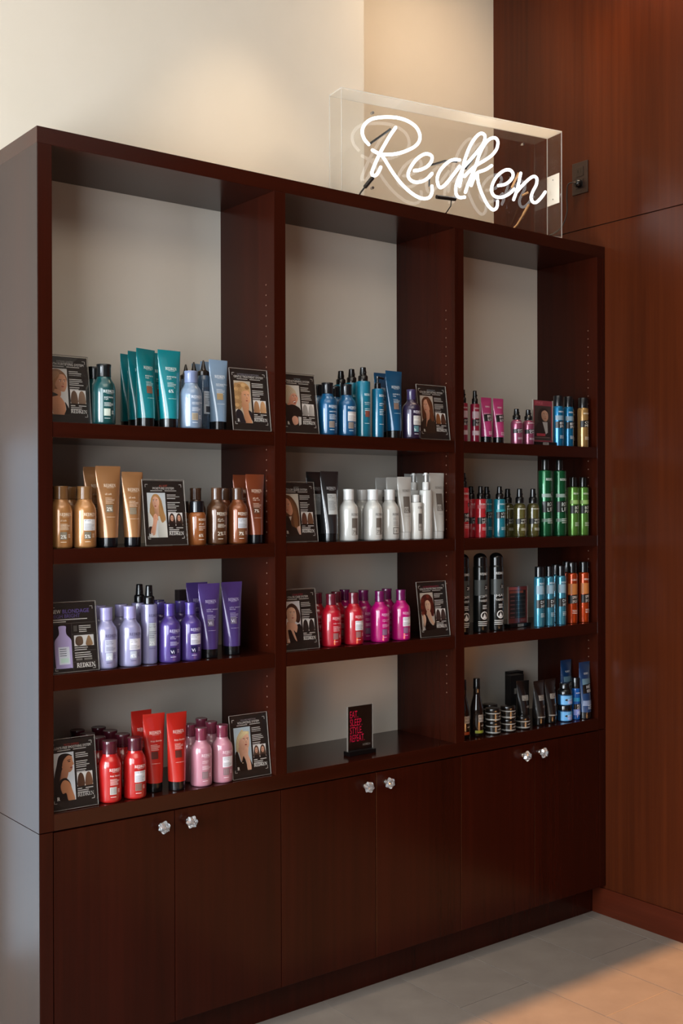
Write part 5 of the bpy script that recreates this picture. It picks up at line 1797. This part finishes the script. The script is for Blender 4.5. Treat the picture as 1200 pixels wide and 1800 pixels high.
# ---- right bay, second shelf
row(Z2, [
    it('red_spray_tall', SP, 1.606, 0.045, 'tall red spray with black mist head, leftmost beside the divider'),
    it('red_spray', SP, 1.692, 0.045, 'shorter red spray with black mist head, front one', 'short red sprays'),
    it('red_spray', SP, 1.696, 0.098, 'shorter red spray behind, its mist head left of the front one', 'short red sprays'),
    it('teal_spray', SP, 1.789, 0.045, 'teal spray with black mist head, front one', 'teal sprays'),
    it('teal_spray', SP, 1.782, 0.104, 'teal spray with black mist head, behind on the left', 'teal sprays'),
    it('olive_pump', ('pump_bottle', 'pump bottle'), 1.896, 0.046, 'clear olive bottle with black head, middle one of three', 'olive bottles', -5),
    it('olive_pump', ('pump_bottle', 'pump bottle'), 1.892, 0.104, 'clear olive bottle with black head, turned back to the left rear', 'olive bottles', -5),
    it('olive_pump', ('pump_bottle', 'pump bottle'), 1.968, 0.046, 'clear olive bottle with black head, right one by the tall green cans', 'olive bottles', -5),
    it('green_can', ('spray_can', 'spray can'), 2.038, 0.048, 'tall dark green can with slim black nozzle, left one', 'tall green cans'),
    it('green_can', ('spray_can', 'spray can'), 2.118, 0.048, 'tall dark green can with slim black nozzle, right one', 'tall green cans'),
    it('light_green_can', ('spray_can', 'spray can'), 2.194, 0.046, 'light green can with black nozzle, left one', 'light green cans'),
    it('light_green_can', ('spray_can', 'spray can'), 2.252, 0.046, 'light green can with black nozzle, right one at the end', 'light green cans'),
])
# ---- right bay, third shelf
row(Z3, [
    it('hairspray_28', ('hairspray_can', 'spray can'), 1.604, 0.050, 'large black can marked 28 with domed cap, cut off by the divider', 'large black cans', -14),
    it('hairspray_28', ('hairspray_can', 'spray can'), 1.694, 0.050, 'large black can marked 28 with domed cap, middle one', 'large black cans', -14),
    it('hairspray_32', ('hairspray_can', 'spray can'), 1.776, 0.050, 'large black can marked 32 with domed cap, right one', 'large black cans', -14),
    it('steel_blue_can', ('spray_can', 'spray can'), 1.990, 0.036, 'steel blue can with black cap, left one of the front three', 'steel blue cans'),
    it('steel_blue_can', ('spray_can', 'spray can'), 2.046, 0.036, 'steel blue can with black cap, middle one of the front three', 'steel blue cans'),
    it('steel_blue_can', ('spray_can', 'spray can'), 2.112, 0.036, 'steel blue can with black cap, right one next to the orange cans', 'steel blue cans'),
    it('steel_blue_can', ('spray_can', 'spray can'), 2.165, 0.108, 'steel blue can behind, only its black cap showing above the front ones', 'steel blue cans'),
    it('orange_can', ('spray_can', 'spray can'), 2.186, 0.045, 'orange can with black cap, middle one', 'orange cans', -16),
    it('orange_can', ('spray_can', 'spray can'), 2.226, 0.104, 'orange can behind, showing left of the middle one', 'orange cans'),
    it('orange_can', ('spray_can', 'spray can'), 2.254, 0.045, 'orange can with black cap, rightmost', 'orange cans'),
])
a = Art()
a.rect(-0.052, 0.014, 0.052, 0.150, '#6d2c2a')
a.rect(-0.045, 0.032, 0.043, 0.137, '#1c1614')
a.rect(-0.046, 0.139, 0.0, 0.149, '#9a4a48')
a.rect(-0.043, 0.126, 0.030, 0.135, '#84402f')
for i in range(6):
    a.rect(-0.040, 0.112 - 0.0155 * i, -0.016, 0.1165 - 0.0155 * i, '#6d4543')
    a.rect(-0.012, 0.113 - 0.0155 * i, 0.040, 0.1155 - 0.0155 * i, '#4d423d')
a.mark(0.016, 0.020, 0.026, 0.007, '#9a7a76')
block_sign(1.925, 0.085, Z3 + 0.0004, 0, 0.104, 0.152, 'upright clear sign with a dark red list between black and steel blue cans', CARD, a)
# ---- right bay, bottom level
row(Z4, [
    it('long_neck_orange', ('long_neck_bottle', 'bottle'), 1.618, 0.062, 'dark long-necked bottle with orange stripe at its foot', 'long necked bottles'),
    it('long_neck_green', ('long_neck_bottle', 'bottle'), 1.680, 0.055, 'dark long-necked bottle with yellow green stripe at its foot', 'long necked bottles'),
    it('pomade_jar', ('styling_jar', 'jar'), 1.752, 0.044, 'black jar with silver rings, bottom of the left front stack', 'pomade jars'),
    it('pomade_jar', ('styling_jar', 'jar'), 1.828, 0.042, 'black jar with silver rings, bottom of the middle stack', 'pomade jars'),
    it('pomade_jar', ('styling_jar', 'jar'), 1.908, 0.044, 'black jar with silver rings standing alone, right of the stacks', 'pomade jars'),
    it('pomade_jar', ('styling_jar', 'jar'), 1.802, 0.110, 'black jar with silver rings, bottom of the rear stack', 'pomade jars'),
    it('black_carton', ('carton', 'box'), 2.024, 0.196, 'black carton with pale label, left behind the black tubes', 'black cartons'),
    it('black_carton', ('carton', 'box'), 2.092, 0.262, 'black carton at the very back, only its top edge showing', 'black cartons'),
    it('black_tube', T_, 1.960, 0.092, 'black tube with pale label, leftmost of three and partly hidden', 'black tubes', -8),
    it('black_tube', T_, 2.008, 0.056, 'black tube with pale label, middle one of three in front', 'black tubes', 3),
    it('black_tube_dense', T_, 2.074, 0.058, 'black tube with pale label, right one next to the blue jars', 'black tubes', 0),
    it('blue_jar', ('styling_jar', 'jar'), 2.148, 0.050, 'light blue jar with black lid, lower of the stacked pair', 'light blue jars'),
    it('cobalt_bottle', ('spray_can', 'spray can'), 2.206, 0.044, 'slim cobalt blue can with black cap beside the stacked blue jars', None),
    it('navy_tube', T_, 2.247, 0.036, 'navy tube with slanted white lettering, front right', 'navy tubes', 2),
    it('navy_tube', T_, 2.236, 0.120, 'navy tube with slanted white lettering, behind the blue jars', 'navy tubes', 2),
])
for x, y, lb in ((1.751, 0.044, 'black jar with silver rings, top of the left front stack'), (1.829, 0.043, 'black jar with silver rings, top of the middle stack'),
                 (1.803, 0.110, 'black jar with silver rings, top of the rear stack')):
    place('pomade_jar', 'styling_jar', 'jar', x, y, Z4 + 0.0474, 10, lb, 'pomade jars')
place('blue_jar_top', 'styling_jar', 'jar', 2.149, 0.050, Z4 + 0.0618, 0, 'light blue jar with tall stepped black lid, upper of the stacked pair', 'light blue jars')

# ------------------------------------------------------------------ neon sign in its clear box
NA = R(9.1)
NW, ND, NH = 0.952, 0.087, 0.404
sg = thing('neon_sign', (2.083, 0.0015, ZC + 0.0006), -math.degrees(NA), 'white glowing script sign inside a clear acrylic box on top of the bookcase', 'sign')
# local frame: x runs left to right with the right front corner at the origin, y goes back


def sbox(name, m, x0, x1, y0, y1, z0, z1, bev=0.0):
    return box(name, m, x0, x1, y0, y1, z0, z1, sg, bev)


TH = 0.005
sbox('front_panel', CLEAR, -NW + TH, -TH, 0, TH, 0.0, NH - TH)
sbox('back_panel', CLEAR, -NW + TH, -TH, ND - TH, ND, 0.0, NH - TH)
sbox('end_panel', CLEAR, -TH, 0, 0, ND, 0.0, NH - TH)
sbox('end_panel', CLEAR, -NW, -NW + TH, 0, ND, 0.0, NH - TH)
TOPM = clear('top_acrylic_glow', glow=0.5, glow_col=(0.95, 0.92, 0.86))  # warm scatter in the clear top stands in for the reflected downlight
sbox('top_panel', TOPM, -NW, 0, 0, ND, NH - TH, NH)
bm = bmesh.new()
e = 0.0022
for x in (-NW, -e):
    for y in (0, ND - e):
        add_box(bm, x, x + e, y, y + e, 0, NH)
for y in (0, ND - e):
    for z in (0, NH - e):
        add_box(bm, -NW, 0, y, y + e, z, z + e)
for x in (-NW, -e):
    for z in (0, NH - e):
        add_box(bm, x, x + e, 0, ND, z, z + e)
obj('polished_edges', finish(bm, 'polished_edges', clear('edge_acrylic_glow', glow=0.55)), sg)  # cream mixed in as the light piped along the clear sheet edges
NEON = mat('neon_glow', (0.93, 0.97, 1.0), 0.4, emit=3.2)
YN = 0.046


STROKES = [
    [(-0.8185, 0.2429), (-0.8364, 0.2592), (-0.8443, 0.2838), (-0.8343, 0.3096), (-0.8102, 0.3307), (-0.7780, 0.3425), (-0.7415, 0.3502), (-0.7006, 0.3544), (-0.6593, 0.3499), (-0.6260, 0.3358), (-0.6092, 0.3137), (-0.6093, 0.2888), (-0.6261, 0.2668), (-0.6596, 0.2459), (-0.7009, 0.2285), (-0.7419, 0.2189), (-0.7743, 0.2166), (-0.8033, 0.2251)],
    [(-0.7743, 0.2166), (-0.7582, 0.2050), (-0.7420, 0.1847), (-0.7175, 0.1550), (-0.6888, 0.1273), (-0.6558, 0.1036), (-0.6224, 0.0878), (-0.5930, 0.0835), (-0.5676, 0.0914), (-0.5565, 0.1114), (-0.5568, 0.1327)],
    [(-0.7089, 0.3184), (-0.7315, 0.2876), (-0.7520, 0.2548), (-0.7703, 0.2242), (-0.7865, 0.1922), (-0.7995, 0.1644), (-0.8059, 0.1461), (-0.8011, 0.1364), (-0.7887, 0.1406), (-0.7777, 0.1553), (-0.7704, 0.1702)],
    [(-0.6314, 0.1779), (-0.6054, 0.1848), (-0.5758, 0.2014), (-0.5587, 0.2217), (-0.5566, 0.2391), (-0.5714, 0.2455), (-0.5926, 0.2410), (-0.6221, 0.2196), (-0.6464, 0.1878), (-0.6573, 0.1616), (-0.6507, 0.1449), (-0.6307, 0.1377), (-0.6013, 0.1431), (-0.5759, 0.1580), (-0.5567, 0.1774)],
    [(-0.4366, 0.2442), (-0.4686, 0.2396), (-0.4959, 0.2217), (-0.5230, 0.1915), (-0.5343, 0.1618), (-0.5277, 0.1365), (-0.5142, 0.1346), (-0.4915, 0.1545), (-0.4642, 0.1866), (-0.4367, 0.2207)],
    [(-0.4369, 0.1487), (-0.4299, 0.1800), (-0.4229, 0.2151), (-0.4113, 0.2548), (-0.3904, 0.3016), (-0.3647, 0.3380), (-0.3413, 0.3558), (-0.3235, 0.3490), (-0.3297, 0.3223), (-0.3532, 0.2919), (-0.3882, 0.2524), (-0.4183, 0.2214), (-0.4322, 0.1948), (-0.4460, 0.1664), (-0.4538, 0.1388), (-0.4507, 0.1165), (-0.4370, 0.1077), (-0.4149, 0.1117)],
    [(-0.4116, 0.1300), (-0.3991, 0.1613), (-0.3837, 0.1939), (-0.3664, 0.2307), (-0.3485, 0.2773), (-0.3273, 0.3150), (-0.3037, 0.3397), (-0.2800, 0.3488), (-0.2657, 0.3398), (-0.2691, 0.3122), (-0.2911, 0.2839), (-0.3251, 0.2589), (-0.3627, 0.2351), (-0.3953, 0.2076), (-0.4147, 0.1877)],
    [(-0.3852, 0.1586), (-0.3744, 0.1838), (-0.3590, 0.2069), (-0.3464, 0.2144), (-0.3205, 0.2257), (-0.2940, 0.2434)],
    [(-0.3590, 0.2050), (-0.3544, 0.1750), (-0.3451, 0.1495), (-0.3325, 0.1262), (-0.3161, 0.1014), (-0.2996, 0.0862), (-0.2830, 0.0821), (-0.2696, 0.0945), (-0.2667, 0.1154)],
    [(-0.2628, 0.1743), (-0.2302, 0.1841), (-0.2036, 0.2052), (-0.1948, 0.2259), (-0.2083, 0.2392), (-0.2348, 0.2347), (-0.2674, 0.2100), (-0.2885, 0.1782), (-0.2942, 0.1504), (-0.2800, 0.1330), (-0.2495, 0.1327), (-0.2158, 0.1487), (-0.1906, 0.1708)],
    [(-0.1593, 0.2344), (-0.1691, 0.1963), (-0.1799, 0.1616), (-0.1926, 0.1315)],
    [(-0.1819, 0.1575), (-0.1550, 0.1864), (-0.1255, 0.2140), (-0.0993, 0.2309), (-0.0834, 0.2245), (-0.0859, 0.2016), (-0.1024, 0.1738), (-0.1103, 0.1511), (-0.1034, 0.1351), (-0.0866, 0.1344), (-0.0636, 0.1544), (-0.0436, 0.1792)],
]
bm = bmesh.new()
for s_ in STROKES:
    pts = spline([(x, YN, z) for x, z in s_], 5)
    add_tube(bm, pts, 0.0056, 10)
    for p in (pts[0], pts[-1]):
        bmesh.ops.create_uvsphere(bm, u_segments=10, v_segments=6, radius=0.0056, matrix=Matrix.Translation(p))
obj('neon_tube', finish(bm, 'neon_tube', NEON, 60), sg)
DARKG = mat('blackout_paint', '#1a1816', 0.25, coat=0.4)
BRASS = mat('bare_glass_tube', '#b98a5a', 0.2, 0.3)
bm = bmesh.new()
add_tube(bm, [(-0.7999, 0.050, 0.1314), (-0.8291, 0.055, 0.0951)], 0.0075, 8)
obj('electrode', finish(bm, 'electrode', DARKG, 60), sg)
bm = bmesh.new()
add_tube(bm, [(-0.8291, 0.055, 0.0951), (-0.8423, 0.060, 0.0768), (-0.8514, 0.060, 0.0617)], 0.0030, 8)
obj('wire', finish(bm, 'wire', DARKG, 60), sg)
bm = bmesh.new()
add_tube(bm, [(-0.8156, 0.050, 0.2440), (-0.7215, 0.060, 0.3152)], 0.0042, 8)
obj('connector', finish(bm, 'connector', DARKG, 60), sg)
bm = bmesh.new()
add_tube(bm, [(-0.5345, 0.050, 0.0984), (-0.4489, 0.056, 0.1027)], 0.0075, 8)
obj('electrode', finish(bm, 'electrode', DARKG, 60), sg)
bm = bmesh.new()
add_tube(bm, [(-0.4663, 0.056, 0.1004), (-0.4675, 0.058, 0.0759), (-0.4861, 0.060, 0.0493), (-0.5084, 0.060, 0.0322)], 0.0022, 8)
obj('wire', finish(bm, 'wire', DARKG, 60), sg)
bm = bmesh.new()
add_tube(bm, [(-0.5586, 0.050, 0.2095), (-0.4919, 0.058, 0.2356), (-0.4452, 0.050, 0.2382)], 0.0042, 8)
obj('connector', finish(bm, 'connector', DARKG, 60), sg)
bm = bmesh.new()
add_tube(bm, [(-0.4041, 0.055, 0.2205), (-0.3573, 0.060, 0.2787)], 0.0060, 8)
obj('connector', finish(bm, 'connector', DARKG, 60), sg)
bm = bmesh.new()
add_tube(bm, [(-0.1187, 0.050, 0.1222), (-0.1410, 0.056, 0.0822)], 0.0055, 8)
obj('electrode', finish(bm, 'electrode', BRASS, 60), sg)
bm = bmesh.new()
add_tube(bm, [(-0.1410, 0.056, 0.0822), (-0.1674, 0.060, 0.0414), (-0.1846, 0.062, 0.0249)], 0.0042, 8)
obj('electrode', finish(bm, 'electrode', BRASS, 60), sg)
bm = bmesh.new()
add_tube(bm, [(-0.1213, 0.050, 0.1691), (-0.1416, 0.062, 0.1565)], 0.0042, 8)
obj('connector', finish(bm, 'connector', BRASS, 60), sg)
bm = bmesh.new()
add_tube(bm, [(-0.1667, 0.050, 0.2357), (-0.1926, 0.058, 0.1787)], 0.0042, 8)
obj('connector', finish(bm, 'connector', BRASS, 60), sg)
bm = bmesh.new()
add_tube(bm, [(-0.5660, 0.050, 0.1636), (-0.5622, 0.056, 0.1330)], 0.0030, 8)
obj('wire', finish(bm, 'wire', DARKG, 60), sg)
for x, z in ((-0.7864, 0.3664), (-0.1253, 0.3570), (-0.7871, 0.1029), (-0.1313, 0.0763)):
    bm = bmesh.new()
    add_tube(bm, [(x, ND - TH - 0.012, z), (x, ND - TH - 0.0002, z)], 0.005, 12)
    obj('standoff', finish(bm, 'standoff', CHROME, 60), sg)
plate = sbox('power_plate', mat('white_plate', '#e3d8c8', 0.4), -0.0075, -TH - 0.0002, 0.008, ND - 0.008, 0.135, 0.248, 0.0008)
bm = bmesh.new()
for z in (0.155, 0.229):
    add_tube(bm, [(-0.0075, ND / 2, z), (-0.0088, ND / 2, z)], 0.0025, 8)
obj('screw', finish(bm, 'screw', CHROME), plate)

# ------------------------------------------------------------------ wall outlet and power cord
OUTM = mat('bronze_plate', '#2b1b14', 0.35)
ot = thing('wall_outlet', (RX1, 0.121, 2.919), 0, 'dark bronze wall outlet on the wood panel right of the glowing sign', 'outlet')
bm = bmesh.new()
add_box(bm, -0.006, -0.0002, -0.040, 0.040, -0.064, 0.064, 0.002)
obj('plate', finish(bm, 'plate', OUTM), ot)
for zz in (0.024, -0.024):
    bm = bmesh.new()
    add_box(bm, -0.0085, -0.006, -0.019, 0.019, zz - 0.019, zz + 0.019, 0.0012)
    sk = obj('socket', finish(bm, 'socket', mat('socket_brown', '#241711', 0.3)), ot)
    bm = bmesh.new()
    for yy in (-0.007, 0.007):
        add_box(bm, -0.0088, -0.0084, yy - 0.0012, yy + 0.0012, zz - 0.004, zz + 0.008)
    obj('slot', finish(bm, 'slot', BLACK), sk)
cord = thing('power_cord', (RX1 - 0.0086, 0.121, 2.895), 0, 'dark power cord plugged into the outlet and hanging behind the glowing sign', 'cord')
bm = bmesh.new()
add_lathe(bm, [(0.0165, 0), (0.0168, 0.012), (0.014, 0.020), (0.008, 0.024)], 18)
plug = finish(bm, 'plug', BLACK, 40)
xform(plug, lambda x, y, z: (-z - 0.0004, y, x))
pl_ = obj('plug', plug, cord)
pts = spline([(-0.024, 0.0, 0.0), (-0.038, 0.012, 0.0), (-0.046, 0.022, -0.012), (-0.048, 0.024, -0.06), (-0.052, 0.020, -0.12), (-0.075, 0.030, -0.18),
              (-0.120, 0.055, -0.215), (-0.165, 0.085, -0.225), (-0.200, 0.095, -0.20), (-0.205, 0.090, -0.235), (-0.190, 0.085, -0.2695)], 6)
bm = bmesh.new()
add_tube(bm, pts, 0.0026, 8)
obj('cable', finish(bm, 'cable', mat('brown_cable', '#1c110c', 0.35), 60), cord)
